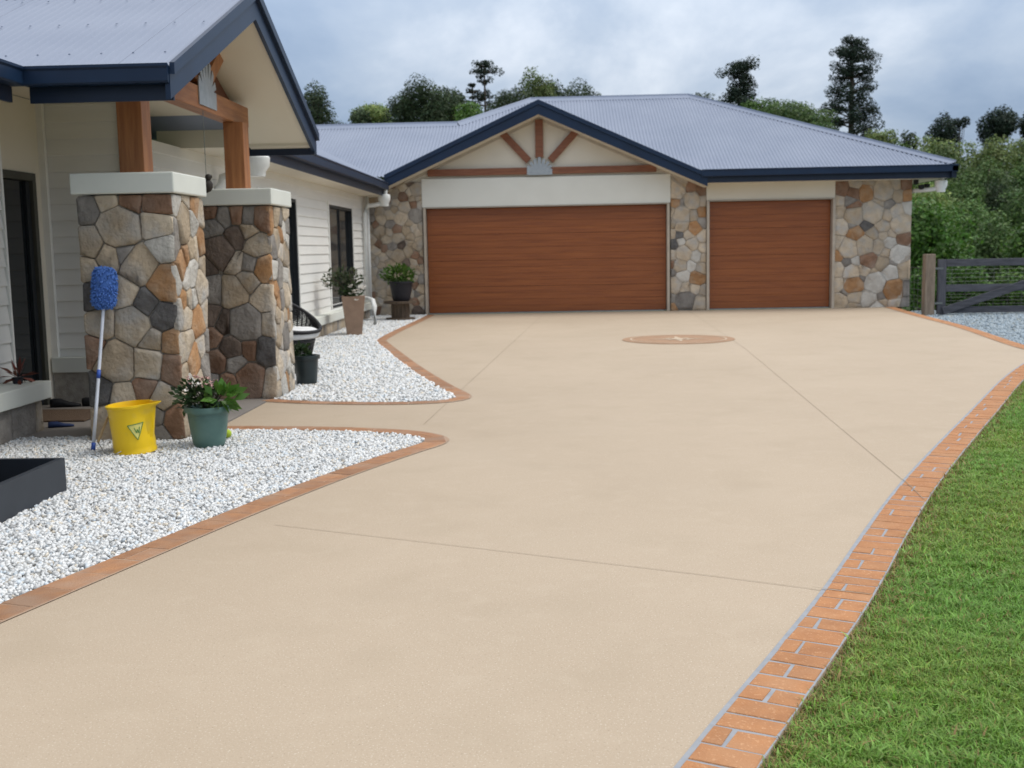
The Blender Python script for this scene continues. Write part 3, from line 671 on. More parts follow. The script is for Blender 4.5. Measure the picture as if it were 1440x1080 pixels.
# underlay solid so that the roof is closed from every side
yb = YR + D1
rg_ = MB().add([(XR, EY, EZ - .03), (XRE, YR, ZR - .03), (XR, yb, EZ - .03), (XL0, YR, ZR - .03), (XLH - .1, yb, EZ - .03), (-8.0, yb, EZ - .03)],
               [(0, 2, 1), (1, 2, 5, 3)])
roofg = roof_root('corrugated grey hip roof over the garage', rg_)
sheets('roof_sheet', (0, EY - .03, EZ), (1, 0, 0), (0, 1, SL), -7.2, XR - .01, g_t, roofg)
capping((XR, EY - .02, EZ + .005), (XRE, YR, ZR), (-1, 0, -.0), (0, 1, 0), .14, 'hip_cap', roofg)
capping((XL0, YR, ZR), (XRE, YR, ZR), (0, -1, -SL), (0, 1, -SL), .15, 'ridge_cap', roofg)
capping((XLH, YL, ZL), (XL0, YR, ZR), (.6, -1, -SL), (-1, .6, -SL), .15, 'hip_cap', roofg)
capping((-8.5, YL, ZL), (XLH, YL, ZL), (0, -1, -SL), (0, 1, -SL), .15, 'ridge_cap', roofg)
# hip cap teeth closing the corrugations
# gable roof over the double door
gy0, gy1 = 23.84, 27.0
ge = hp(MB().add([(XC, gy0, GA + .005), (XC, gy1, GA + .005), (3.32, gy1 - 3, rake(3.32)), (3.32, gy0, rake(3.32)), (-3.62, gy0, rake(-3.62)), (-3.62, gy1 - 3, rake(-3.62))], [(0, 3, 2, 1), (0, 1, 5, 4)]), 'roof', 'roof')
ge['label'] = 'gable roof over the double garage door'
for s, xe in ((-1, -3.58), (1, 3.22)):
    x0, x1 = (XC, xe)
    poly = [(x0, GA - .0), (x1, rake(x1)), (x1, rake(x1) - .235), (x0, GA - .265)]
    hp(MB().prism(poly, 1, 23.85, 23.885), 'barge_board', 'navy', ge)
    poly = [(x0, GA + .035), (x1, rake(x1) + .035), (x1, rake(x1) - .055), (x0, GA - .06)]
    hp(MB().prism(poly, 1, 23.815, 23.849), 'barge_capping', 'navy', ge)
    poly = [(x0, GA - .225), (x1, rake(x1) - .20), (x1, rake(x1) - .235), (x0, GA - .262)]
    hp(MB().prism(poly, 1, 23.886, 24.455), 'soffit', 'cream', ge)
    poly = [(x0, GA - .262), (x1 - s * .35, rake(x1 - s * .35) - .236), (x1 - s * .35, rake(x1 - s * .35) - .29), (x0, GA - .32)]
    hp(MB().prism(poly, 1, 24.40, 24.458), 'cover_strip', 'timber_red' if 0 else 'door_trim', ge)
# gutters: quad gutter over a fascia, run along x or y
def gutter(axis, a0, a1, c, z0, z1, parent, out=-1):
    """c is the outer face coordinate; out is the direction the gutter faces"""
    zm = z0 + (z1 - z0) * .45; i = -out
    g = [(c + i * .115, zm), (c + i * .01, zm), (c, zm + .012), (c - i * .0, z1 - .035), (c - i * .012, z1 - .022), (c - i * .012, z1 - .004), (c + i * .004, z1), (c + i * .02, z1 - .012), (c + i * .115, z1 - .03)]
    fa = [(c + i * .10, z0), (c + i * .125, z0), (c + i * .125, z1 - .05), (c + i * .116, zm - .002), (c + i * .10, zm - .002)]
    if axis == 0:
        o = hp(MB().prism(g, 0, a0, a1), 'gutter', 'navy', parent); hp(MB().prism(fa, 0, a0, a1), 'fascia', 'navy_dark', parent)
    else:
        o = hp(MB().prism(g, 1, a0, a1), 'gutter', 'navy', parent); hp(MB().prism(fa, 1, a0, a1), 'fascia', 'navy_dark', parent)
gutter(0, 3.10, XR + .03, 23.80, 2.70, 2.975, roofg)
gutter(1, 23.80, 33.5, XR + .03, 2.70, 2.972, roofg, out=1)
hp(MB().box(3.2, XR - .10, 23.92, 24.50, 2.705, 2.725), 'soffit', 'cream', roofg)
hp(MB().box(7.6, XR - .10, 24.502, 33.2, 2.705, 2.725), 'soffit', 'cream', roofg)

# wing roof (rises to the left)
kw = math.sqrt(1 + WS * WS)
rw = roof_root('corrugated grey roof over the low side wing', MB().add([(WX - 4.2, 8.0, WZ + WS * 4.2 - .03), (WX - 4.2, 28, WZ + WS * 4.2 - .03), (WX - 8.4, 28, WZ - .03), (WX - 8.4, 8.0, WZ - .03)], [(0, 1, 2, 3)]))
def w_t(y):
    lo = min(4.2, max(0., (EZ - WZ + SL * (y - EY)) / WS)) if y > 23.6 else 0.
    return lo * kw, 4.2 * kw
sheets('roof_sheet', (WX + .03, 0, WZ), (0, 1, 0), (-1, 0, WS), 12.2, 27.4, w_t, rw)
gutter(1, 12.55, 23.79, WX + .07, 2.555, 2.835, rw, out=1)
hp(MB().box(-4.05, WX - .062, 12.3, 24.4, 2.56, 2.58), 'soffit', 'cream', rw)

# porch roof
PX, PY0, PA, PY1 = -2.60, 7.74, 10.05, 12.36
PZ = 2.69; PS = .432; PZA = PZ + PS * (PA - PY0); kp = math.sqrt(1 + PS * PS)
rp = roof_root('corrugated grey gable roof over the entry porch', MB().add([(-2.64, PY1, PZ - .02), (-9, PY1, PZ - .02), (-9, PA, PZA - .02), (-2.64, PA, PZA - .02)], [(0, 3, 2, 1)]))
NXE = -3.67
def p_t(x): # near slope; left of the valley the main roof takes over
    lo = 0. if x > NXE else min(PA - PY0, (NXE - x))
    return lo * kp, (PA - PY0) * kp
sheets('roof_sheet', (0, PY0 - .03, PZ), (1, 0, 0), (0, 1, PS), -6.0, PX + .03, p_t, rp)
capping((-6.5, PA, PZA), (PX + .03, PA, PZA), (0, -1, -PS), (0, 1, -PS), .15, 'ridge_cap', rp)
scr = MB()
for i in range(44):
    for t in (.30, 1.25, 2.2):
        x = -2.72 - i * .0762 * 3 + (.02 if t > 1 else 0); y = PY0 - .03 + t / kp; z = PZ + PS * (t / kp) + .012
        if x > NXE - t / kp: scr.tube([(x, y, z), (x, y - .002, z + .006)], .0075, 6)
so_ = scr.build('roof_screw', 'roof', rp); so_['kind'] = 'stuff'
# near house main roof left of the valley
rm = roof_root('corrugated grey main roof left of the porch', MB().add([(-9, 0, PZ + PS * 5.3 - .03), (-9, 9.5, PZ + PS * 5.3 - .03), (-14, 9.5, PZ), (-14, 0, PZ)], [(0, 1, 2, 3)]))
def m_t(y): return max(0, y - PY0) * kp, 5.3 * kp
sheets('roof_sheet', (NXE + .03, 0, PZ), (0, 1, 0), (-1, 0, PS), .0, 12.0, m_t, rm)
gutter(1, .0, PY0 - .04, NXE + .07, 2.46, 2.697, rm, out=1)
gutter(0, NXE + .06, PX - .005, PY0 - .07, 2.46, 2.697, rp)
gutter(0, -3.5, PX - .005, PY1 + .07, 2.46, 2.697, rp, out=1)
def prk(y): return PZA - PS * abs(y - PA)
for s, ye in ((-1, PY0 - .04), (1, PY1 + .05)):
    poly = [(PA, PZA), (ye, prk(ye)), (ye, prk(ye) - .215), (PA, PZA - .24)]
    hp(MB().prism(poly, 0, PX - .035, PX), 'barge_board', 'navy', rp)
    poly = [(PA, PZA + .03), (ye, prk(ye) + .03), (ye, prk(ye) - .05), (PA, PZA - .055)]
    hp(MB().prism(poly, 0, PX + .001, PX + .035), 'barge_capping', 'navy', rp)
    ye = PY0 + .11 if s < 0 else PY1 - .02
    poly = [(PA, PZA - .19), (ye, prk(ye) - .16), (ye, prk(ye) - .18), (PA, PZA - .21)]
    hp(MB().prism(poly, 0, -3.30, PX - .036), 'soffit', 'cream', rp)
hp(MB().box(-4.3, PX - .04, 12.20, 12.28, 2.55, 2.84), 'eave_beam', 'cream', rp)
hp(MB().box(-4.85, -3.22, 8.45, 12.2, 2.862, 2.885), 'porch_ceiling', 'cream', rp)
hp(MB().box(-3.215, -3.07, 8.35, 11.40, 2.665, 2.858), 'porch_beam', 'timber_h', rp, bevel=.005)
hp(MB().prism([(8.55, 2.862), (11.5, 2.862), (11.5, prk(11.5) - .22), (PA, PZA - .24), (8.55, prk(8.55) - .22)], 0, -3.30, -3.225), 'gable_infill', 'ply', rp)
hp(MB().box(-3.215, -3.085, PA - .075, PA + .075, 2.862, PZA - .22), 'king_post', 'timber', rp)
for s in (-1, 1):
    hp(MB().add(*bar((-3.15, PA + s * .16, 2.95), (-3.15, PA + s * .62, 3.27), .13, .12, (1, 0, 0))), 'gable_strut', 'timber', rp)
b2 = hp(MB().add(*sunburst(lambda a, b, h: (-3.068 + h, PA + a, 2.70 + b), .50, .40, .010)), 'sunburst_bracket', 'galv', rp)

# --- walls of the living wing
def cladding(axis, c, a0, a1, z0, z1, holes, out, lab, mt='board_white', pitch=.153):
    """weatherboards on a plane; axis 0: plane x=c running along y; axis 1: plane y=c running along x"""
    back = MB()
    def bx(mb, p0, p1, zz0, zz1, d0, d1):
        lo, hi = sorted((c + out * d0, c + out * d1))
        mb.box(lo, hi, p0, p1, zz0, zz1) if axis == 0 else mb.box(p0, p1, lo, hi, zz0, zz1)
    # backing split round the openings
    cuts = sorted({a0, a1, *[h[0] for h in holes], *[h[1] for h in holes]})
    for p, q in zip(cuts[:-1], cuts[1:]):
        mid = (p + q) / 2; hs = [h for h in holes if h[0] < mid < h[1]]
        if not hs: bx(back, p, q, z0, z1, -.14, -.012)
        else:
            h = hs[0]
            if h[2] > z0 + .01: bx(back, p, q, z0, h[2], -.14, -.012)
            if h[3] < z1 - .01: bx(back, p, q, h[3], z1, -.14, -.012)
    root = hp(back, 'weatherboard_wall', mt); root['label'] = lab
    z = z0
    while z < z1 - .02:
        zt = min(z + pitch, z1); segs = [(a0, a1)]
        for h in holes:
            if h[2] < (z + zt) / 2 < h[3]:
                segs = [x for s_ in segs for x in ([(s_[0], min(s_[1], h[0])), (max(s_[0], h[1]), s_[1])] if h[0] < s_[1] and h[1] > s_[0] else [s_]) if x[1] - x[0] > .03]
        for (p, q) in segs:
            pr = [(c + out * -.011, z), (c + out * .018, z), (c + out * .020, z + .006), (c + out * .003, zt), (c + out * -.011, zt)]
            mb = MB()
            if axis == 0: mb.prism(pr, 1, p, q)
            else: mb.prism([(y_, z_) for y_, z_ in pr], 0, p, q)
            hp(mb, 'weatherboard', mt, root)
        z = zt
    return root
def fixwind(o): pass
W1, W2 = (15.3, 17.50, .37, 2.23), (20.05, 22.35, .39, 2.25)
cladding(0, -4.05, 10.62, 24.40, .30, 2.56, [W1, W2], 1, 'white weatherboard wall of the side wing')
cladding(1, 10.62, -4.85, -4.06, .06, 2.86, [], -1, 'cream weatherboard return beside the entry', 'board_white')
NW = cladding(0, -4.46, 2.0, 8.93, .41, 2.46, [(4.2, 8.2, .42, 2.2)], 1, 'white weatherboard wall left of the entry')
def window(x, w, lab, mull=()):
    y0, y1, z0, z1 = w; fr = hp(MB().box(x - .08, x + .022, y0, y0 + .05, z0, z1).box(x - .08, x + .022, y1 - .05, y1, z0, z1).box(x - .08, x + .022, y0 + .05, y1 - .05, z0, z0 + .05).box(x - .08, x + .022, y0 + .05, y1 - .05, z1 - .05, z1), 'window', 'frame_dark'); fr['label'] = lab
    ym = (y0 + y1) / 2
    hp(MB().box(x - .045, x - .035, y0 + .05, ym - .025, z0 + .05, z1 - .05), 'pane', 'glass_curtain', fr)
    hp(MB().box(x - .055, x - .045, ym + .025, y1 - .05, z0 + .05, z1 - .05), 'pane', 'glass', fr)
    hp(MB().box(x - .06, x - .01, ym - .025, ym + .025, z0 + .05, z1 - .05), 'mullion', 'frame_dark', fr)
    for (p, q, zz0, zz1) in ((y0 - .07, y0 - .002, z0, z1 + .07), (y1 + .002, y1 + .07, z0, z1 + .07), (y0 - .002, y1 + .002, z1 + .002, z1 + .07)):
        hp(MB().box(x + .004, x + .032, p, q, zz0, zz1), 'architrave', 'board_white', fr)
window(-4.05, W1, 'dark window of the side wing nearest the porch'); window(-4.05, W2, 'dark sliding window behind the tall tan planter')
window(-4.46, (4.2, 8.2, .42, 2.2), 'dark window left of the entry')
# plinth ledges and the stone course below them
def plinth(x, xw, y0, y1, z0, z1, seed, lab):
    l = hp(MB().box(xw - .1, x, y0, y1, z0, z1), 'plinth_ledge', 'white_trim', bevel=.008); l['label'] = lab
    core = hp(MB().box(xw - .1, x - .10, y0 + .02, y1 - .05, -.05, z0 - .002), 'plinth_wall', 'mortar')
    rg = random.Random(seed); y = y0 + .03; sd = []
    while y < y1 - .1:
        wd = rg.uniform(.22, .40); y2 = min(y + wd, y1 - .04)
        stone([(y, -.02), (y2, -.02), (y2, z0 - .004), (y, z0 - .004)], fx(x - .10), core, KEY[rg.choice('ttbbgt')], .007, .04, rg); y = y2
plinth(-3.86, -4.05, 11.6, 23.5, .20, .345, 3, 'white plinth ledge along the side wing')
plinth(-4.12, -4.46, 3.0, 8.90, .265, .405, 4, 'white plinth ledge left of the entry')
# entry recess
rec = hp(MB().box(-5.0, -4.86, 8.93, 9.45, .0, 2.86).box(-5.0, -4.86, 10.42, 10.62, .0, 2.86).box(-5.0, -4.86, 9.45, 10.42, 2.18, 2.86).box(-4.86, -4.47, 8.78, 8.92, .0, 2.78), 'entry_wall', 'cream')
dr = hp(MB().box(-4.95, -4.84, 9.45, 9.52, .01, 2.18).box(-4.95, -4.84, 10.35, 10.42, .01, 2.18).box(-4.95, -4.84, 9.52, 10.35, 2.11, 2.18), 'entry_door', 'frame_olive'); dr['label'] = 'dark glazed entry door in the shaded recess'
hp(MB().box(-4.92, -4.90, 9.52, 10.35, .01, 2.11), 'pane', 'glass', dr)
hp(MB().box(-4.897, -4.87, 9.53, 9.60, .02, 2.10).box(-4.897, -4.87, 10.27, 10.34, .02, 2.10), 'door_stile', 'frame_dark', dr)
hp(MB().box(-4.865, -4.80, 10.55, 10.60, .0, 2.86), 'corner_trim', 'board_white'); hp(MB().box(-4.10, -4.03, 10.575, 10.598, .0, 2.86), 'corner_trim', 'board_white'); hp(MB().box(-4.029, -4.005, 10.575, 10.64, .0, 2.56), 'corner_trim', 'board_white')
hp(MB().box(-4.50, -4.43, 8.935, 8.96, .41, 2.46), 'corner_trim', 'board_white')
hp(MB().box(-4.845, -4.06, 10.50, 10.59, .30, .44), 'plinth_ledge', 'white_trim'); hp(MB().box(-4.845, -4.07, 10.53, 10.60, .0, .298), 'plinth_wall', 'mortar')
wl = hp(MB().box(-4.858, -4.80, 9.33, 9.43, 2.50, 2.66), 'wall_light', 'black_plastic'); hp(MB().lathe([(.045, 0), (.055, .06), (.05, .14), (.02, .15)], (-4.75, 9.38, 2.48), 12), 'lamp_shade', 'black_plastic', wl)
# --- rainheads and pipes
def rainhead(c, s, pipe, lab, mirror=1):
    x, y, z = c
    h = hp(MB().lathe([(.07, -.16), (.075, -.10), (.10, -.04), (.105, .06), (.09, .085), (.05, .09)], c, 20, 1.25 * s, 1.0 * s), 'rainhead', 'pvc', auto=True); h['label'] = lab
    hp(MB().tube(pipe, .045, 12), 'downpipe', 'pvc', h, smooth=True)
    hp(MB().tube([(x + .03, y, z + .06 * s), (x + .03, y, z + .2 * s)], .04, 12), 'gutter_outlet', 'pvc', h, smooth=True)
    return h
rainhead((-3.56, 23.62, 2.50), 1.0, [(-3.58, 23.62, 2.40), (-3.75, 23.62, 2.37), (-3.9, 23.62, 2.36), (-3.95, 23.60, 2.32), (-3.96, 23.55, 2.2), (-3.96, 23.55, .35)], 'white rainhead at the corner by the double garage door')
hp(MB().tube([(-3.96, 23.80, 2.56), (-3.96, 23.80, .05)], .045, 12), 'downpipe', 'pvc', smooth=True)
hp(MB().tube([(-3.96, 23.5, .42), (-3.84, 22.2, .46), (-3.58, 21.35, .49), (-3.48, 21.2, .47), (-3.44, 21.15, .36), (-3.44, 21.15, -.05)], .05, 12), 'stormwater_pipe', 'pvc', smooth=True)
rainhead((-3.55, 13.35, 2.47), 1.45, [(-3.6, 13.35, 2.36), (-3.8, 13.35, 2.34), (-3.95, 13.35, 2.31), (-3.99, 13.35, 2.2), (-3.99, 13.35, .36)], 'white rainhead under the eave beside the porch')
rainhead((8.14, 24.15, 2.58), 1.0, [(8.12, 24.15, 2.50), (7.95, 24.25, 2.48), (7.7, 24.4, 2.47), (7.69, 24.75, 2.47)], 'white rainhead under the right garage eave')
sl = hp(MB().box(7.66, 7.74, 24.36, 24.46, 2.60, 2.70), 'security_light', 'black_plastic'); hp(MB().lathe([(.03, 0), (.065, .03), (.065, .09), (.05, .10)], (7.78, 24.3, 2.49), 14), 'lamp_head', 'black_plastic', sl); hp(MB().lathe([(.03, 0), (.06, .03), (.06, .08), (.05, .09)], (7.92, 24.36, 2.52), 14), 'lamp_head', 'black_plastic', sl)

# ------------------------------------------------------------------ plants helper
def leaf_cloud(n, fn, L, wd, droop=.3, tints=(.6, 1.3), up=.4):
    """n folded leaves; fn() -> (point, outward direction)"""
    V, T = [], []
    for _ in range(n):
        p, d = fn(); d = Vector(d) + Vector((random.uniform(-.6, .6), random.uniform(-.6, .6), random.uniform(-.4, .6) + up)); d.normalize()
        s = d.cross(Vector((random.uniform(-1, 1), random.uniform(-1, 1), random.uniform(-1, 1)))).normalized(); l = L * random.uniform(.6, 1.3)
        p = Vector(p); m_ = p + d * l * .5 + Vector((0, 0, -droop * l * .1)); t = p + d * l + Vector((0, 0, -droop * l * .5))
        V += [p, m_ + s * wd * l, t, m_ - s * wd * l]; T.append([random.uniform(*tints)] * 3)
    return np.array([tuple(v) for v in V]), np.arange(4 * n).reshape(-1, 4), np.array(T)
def ell(c, r, shell=.5):
    def f():
        while True:
            d = Vector((random.gauss(0, 1), random.gauss(0, 1), random.gauss(0, 1))).normalized(); k = random.uniform(shell, 1)
            return (c[0] + d.x * r[0] * k, c[1] + d.y * r[1] * k, c[2] + d.z * r[2] * k), d
    return f
def foliage(name, mt, parent, n, fn, L, wd=.28, **k):
    return link(name, np_mesh(name, *leaf_cloud(n, fn, L, wd, **k)[:2], mt, leaf_tint(n)), parent)
def leaf_tint(n):
    a = RNG.uniform(.55, 1.35, (n, 1)); return a * np.stack([RNG.uniform(.85, 1.2, n), np.ones(n), RNG.uniform(.8, 1.1, n)], 1)
def flowers(name, mt, parent, pts, r):
    mb = MB()
    for p in pts:
        for k in range(5):
            t = 2 * math.pi * k / 5 + p[0] * 50; d = Vector((math.cos(t), math.sin(t) * .6, .5)).normalized(); s = Vector((-d.y, d.x, .3)).normalized(); q = Vector(p)
            mb.add([q, q + d * r * .6 + s * r * .4, q + d * r, q + d * r * .6 - s * r * .4], [(0, 1, 2, 3)])
    return mb.build(name, mt, parent)

# ------------------------------------------------------------------ mop leaning on the pillar
bt = ground(131, 634); bt[2] = .005
hd0 = at_y(145.5, 434, 8.205); hd1 = at_y(147.5, 374, 8.225)
mop = empty('mop', bt, 'blue chenille mop with white pole leaning head up against the stone pillar', 'mop')
d_ = (Vector(hd0) - Vector(bt)); jn = Vector(bt) + d_ * .30
MB().tube([Vector(bt) + d_ * .035, jn, hd0, Vector(hd0) + d_.normalized() * .16], .0125, 12).build('pole', 'pole', mop, smooth=True)
MB().tube([bt, Vector(bt) + d_ * .05], .0155, 12).build('pole_cap', 'pole_blue', mop, smooth=True)
MB().tube([Vector(bt) + d_ * .50, Vector(bt) + d_ * .56], .0145, 12).build('pole_collar', 'pole_blue', mop, smooth=True)
ax = (Vector(hd1) - Vector(hd0)); Lh = ax.length; ax.normalize(); sx = Vector((1, 0, 0)); sx = (sx - ax * sx.dot(ax)).normalized(); nz = sx.cross(ax)
head = MB(); core = []
cen = (Vector(hd0) + Vector(hd1)) / 2
for i in range(11):
    t = -1 + 2 * i / 10; rr = (1 - abs(t) ** 6) ** .5 if abs(t) < 1 else 0.02
    core.append((t, rr))
v = []; n = 18
for t, rr in core:
    for k in range(n):
        a = 2 * math.pi * k / n; v.append(cen + ax * t * Lh * .5 + sx * math.cos(a) * .082 * rr + nz * math.sin(a) * .038 * rr)
head.add(v, [(i * n + k, i * n + (k + 1) % n, (i + 1) * n + (k + 1) % n, (i + 1) * n + k) for i in range(10) for k in range(n)])
mh = head.build('mop_head', 'mop_blue', mop, smooth=True)
nood = MB()
for _ in range(520):
    t = random.uniform(-.98, .98); rr = (1 - abs(t) ** 6) ** .5; a = random.uniform(0, 6.283)
    p = cen + ax * t * Lh * .5 + sx * math.cos(a) * .082 * rr + nz * math.sin(a) * .038 * rr; o_ = (sx * math.cos(a) + nz * math.sin(a) * 1.3).normalized()
    q = p + o_ * random.uniform(.010, .022) + ax * random.uniform(-.012, .008) - Vector((0, 0, .008))
    nood.tube([p - o_ * .004, (p + q) / 2 + o_ * .003, q], [.0055, .0065, .0045], 5)
nd = nood.build('mop_strands', 'mop_blue', mh, smooth=True); nd['kind'] = 'stuff'

# ------------------------------------------------------------------ yellow bucket
bc = Vector((-3.03, 7.80, .004)); bk = empty('bucket', bc, 'yellow plastic mop bucket with pouring lip standing on white gravel', 'bucket')
tilt = Matrix.Translation(bc) @ Matrix.Rotation(R(-3.5), 4, 'Y') @ Matrix.Rotation(R(2), 4, 'X') @ Matrix.Translation(-bc)
def lip(mb, lift=0):
    return mb
prof = [(.001, .012), (.128, .0), (.150, .0), (.152, .02), (.146, .035), (.150, .05), (.146, .12), (.150, .24), (.154, .325), (.163, .335), (.163, .350), (.150, .352), (.146, .33), (.138, .06), (.001, .05)]
mb = MB().lathe(prof, bc, 40)
for i, p in enumerate(mb.v):                       # pull the rim out to a spout on the right
    a = math.atan2(p[1] - bc.y, p[0] - bc.x); z = p[2] - bc.z; da = abs(a + .15)
    if z > .25 and da < .6:
        k = (math.cos(da / .6 * math.pi) + 1) / 2 * ((z - .25) / .1) ** 2; r = math.hypot(p[0] - bc.x, p[1] - bc.y)
        if r > .1: mb.v[i] = (p[0] + math.cos(a) * .085 * k, p[1] + math.sin(a) * .085 * k, p[2] + .004 * k)
mb.v = [tuple(tilt @ Vector(p)) for p in mb.v]
body = mb.build('bucket_body', 'bucket', bk, auto=True)
def onb(ang, z, r=.1535): return tuple(tilt @ Vector((bc.x + math.cos(ang) * r, bc.y + math.sin(ang) * r, bc.z + z)))
def wedge(pts2, r):
    """polygon wrapped round the bucket: pts in (angle offset in metres, height)"""
    v = [onb(-1.05 + a / .15, z, r) for a, z in pts2]; return v, [tuple(range(len(v)))]
MB().add(*wedge([(-.052, .215), (.0, .222), (.056, .226), (.030, .165), (.006, .108), (-.024, .165)], .1535)).build('sticker', 'sticker', body)
tri = [(-.052, .215), (.056, .226), (.006, .108)]; sg = MB()
for i in range(3):
    p, q = tri[i], tri[(i + 1) % 3]; n_ = 6
    sg.tube([onb(-1.05 + (p[0] + (q[0] - p[0]) * t / n_) / .15, p[1] + (q[1] - p[1]) * t / n_, .1545) for t in range(n_ + 1)], .0028, 5)
for (p, q) in (((-.010, .196), (.002, .158)), ((.002, .158), (.010, .182)), ((.010, .182), (.018, .156)), ((.018, .156), (.026, .200))):
    sg.tube([onb(-1.05 + p[0] / .15, p[1], .1545), onb(-1.05 + q[0] / .15, q[1], .1545)], .0030, 5)
sg.build('sticker_print', 'sticker_green', body)
hw = [onb(2.75, .30, .160), onb(2.85, .26, .195), onb(2.95, .18, .235), onb(-2.9, .10, .245), onb(-2.5, .03, .215), onb(-2.1, .015, .19), onb(-1.8, .04, .165)]
hnd = MB().tube(resample3 if 0 else hw, .004, 6).build('handle', 'steel_wire', bk, smooth=True)
MB().tube(hw[1:4], .010, 8).build('handle_grip', 'grip_tan', hnd, smooth=True)
MB().lathe([(.001, -.006), (.014, -.006), (.014, .006), (.001, .006)], hw[0], 10).build('handle_lug', 'bucket', bk)

# ------------------------------------------------------------------ potted plants
def round_pot(name, c, r0, r1, h, mt, label, ridge=True, rim=.02, soil=True):
    root = empty(name, c, label, 'potted plant')
    pr = [(.001, .0), (r0 * .92, .0), (r0, .012)]
    for i in range(1, 9):
        t = i / 8; pr.append((r0 + (r1 - r0) * (t ** .75), .012 + (h - .055) * t))
    pr += [(r1 + rim, h - .040), (r1 + rim * 1.1, h - .02), (r1 + rim, h), (r1 - .005, h), (r1 - .015, h - .03), (r1 - .02, h - .06), (.001, h - .06)]
    b = MB().lathe(pr, c, 32).build('pot', mt, root, auto=True)
    if ridge:
        for z in (.80, .74): MB().lathe([(r0 + (r1 - r0) * z ** .75 + .001, h * z - .004), (r0 + (r1 - r0) * z ** .75 + .006, h * z), (r0 + (r1 - r0) * z ** .75 + .001, h * z + .004)], c, 32).build('pot_band', mt, b, smooth=True)
    MB().lathe([(.001, h - .045), (r1 - .012, h - .05), (r1 - .012, h - .09), (.001, h - .09)], c, 20).build('soil', 'soil', root)
    return root
def stems(parent, c, tips, r, mt='bark'):
    mb = MB()
    for t in tips:
        c_ = Vector(c) + Vector((random.uniform(-.03, .03), random.uniform(-.03, .03), 0)); t = Vector(t)
        mb.tube([c_, (c_ + t) / 2 + Vector((0, 0, .03)), t], [r, r * .8, r * .4], 5)
    return mb.build('stems', mt, parent, smooth=True)
gc = (-2.56, 8.02, .0)
gp = round_pot('green_planter', gc, .112, .148, .300, 'pot_green', 'green glazed pot with leafy flowering plant beside the yellow bucket')
stems(gp, (gc[0], gc[1], .25), [(gc[0] + random.uniform(-.2, .2), gc[1] + random.uniform(-.15, .15), random.uniform(.36, .5)) for _ in range(14)], .005)
foliage('foliage', 'leaf_dark', gp, 340, ell((gc[0] - .07, gc[1], .375), (.17, .14, .11), .2), .055)
foliage('broad_leaves', 'leaf_bright', gp, 60, ell((gc[0] + .10, gc[1] - .03, .36), (.13, .11, .06), .3), .12, wd=.24)
flowers('flowers', 'petal_pink', gp, [(gc[0] + random.uniform(-.13, .07), gc[1] + random.uniform(-.12, .02), random.uniform(.43, .52)) for _ in range(22)], .022)
flowers('white_flowers', 'petal', gp, [(gc[0] + .05, gc[1] - .14, .345), (gc[0] - .12, gc[1] - .12, .42), (gc[0] - .02, gc[1] - .13, .47)], .03)

dc = (-2.67, 11.78, .0)
dp = round_pot('dark_planter', dc, .105, .128, .315, 'pot_dark', 'dark glazed pot with small green plant beside the far stone pillar', ridge=False)
foliage('foliage', 'leaf_dark', dp, 150, ell((dc[0] - .05, dc[1], .36), (.08, .09, .075), .2), .06)

# tall tapered planter
tcn = Vector((-3.42, 18.82, 0)); tp = empty('tall_planter', tcn, 'tall square tan planter with scraggly shrub and white flowers by the window', 'potted plant')
rt = .195; rb = .125; h = .66
def sq(r, z, a=R(12)):
    return [(tcn.x + r * 1.0 * (x * math.cos(a) - y * math.sin(a)), tcn.y + r * (x * math.sin(a) + y * math.cos(a)), z) for x, y in ((-1, -1), (1, -1), (1, 1), (-1, 1))]
v = sq(rb, 0) + sq(rt, h) + sq(rt - .025, h) + sq(rt - .04, h - .06)
MB().add(v, [(3, 2, 1, 0)] + [(i * 4 + k, i * 4 + (k + 1) % 4, i * 4 + 4 + (k + 1) % 4, i * 4 + 4 + k) for i in range(3) for k in range(4)] + [(12, 13, 14, 15)]).build('pot', 'pot_tan', tp, bevel=.008)
tips = [(tcn.x + random.uniform(-.5, .15), tcn.y + random.uniform(-.25, .25), random.uniform(.85, 1.15)) for _ in range(16)]
stems(tp, (tcn.x, tcn.y, .6), tips, .008)
foliage('foliage', 'leaf_dull', tp, 620, ell((tcn.x - .17, tcn.y, .95), (.33, .24, .20), .2), .06)
foliage('lower_foliage', 'leaf_dark', tp, 220, ell((tcn.x - .02, tcn.y - .05, .74), (.19, .17, .11), .2), .07)
flowers('flowers', 'petal', tp, [(tcn.x + random.uniform(-.02, .22), tcn.y - .2 + random.uniform(-.04, .06), random.uniform(.58, .84)) for _ in range(9)] + [(tcn.x - .48 + random.uniform(0, .12), tcn.y - .12, random.uniform(.85, 1.05)) for _ in range(6)], .05)

# cable spool with a black pot on it
sc_ = Vector((-3.17, 22.75, 0)); sp = empty('cable_spool', sc_, 'weathered wooden cable spool standing on gravel beside the garage', 'spool')
MB().lathe([(.001, .34), (.335, .34), (.335, .385), (.001, .385)], sc_, 28).build('top_disc', 'spool_wood', sp)
MB().lathe([(.001, .0), (.30, .0), (.30, .045), (.001, .045)], sc_, 28).build('bottom_disc', 'spool_wood', sp)
for k in range(14):
    a0, a1 = 2 * math.pi * k / 14 + .02, 2 * math.pi * (k + 1) / 14 - .02
    P = [(sc_.x + r * math.cos(a), sc_.y + r * math.sin(a)) for r, a in ((.19, a0), (.19, a1), (.16, a1), (.16, a0))]
    MB().prism(P, 2, .046, .339).build('stave', 'spool_wood', sp)
bp = round_pot('black_planter', (sc_.x + .03, sc_.y, .386), .165, .235, .40, 'pot_black', 'black pot with bushy green plant on top of the wooden spool', ridge=False)
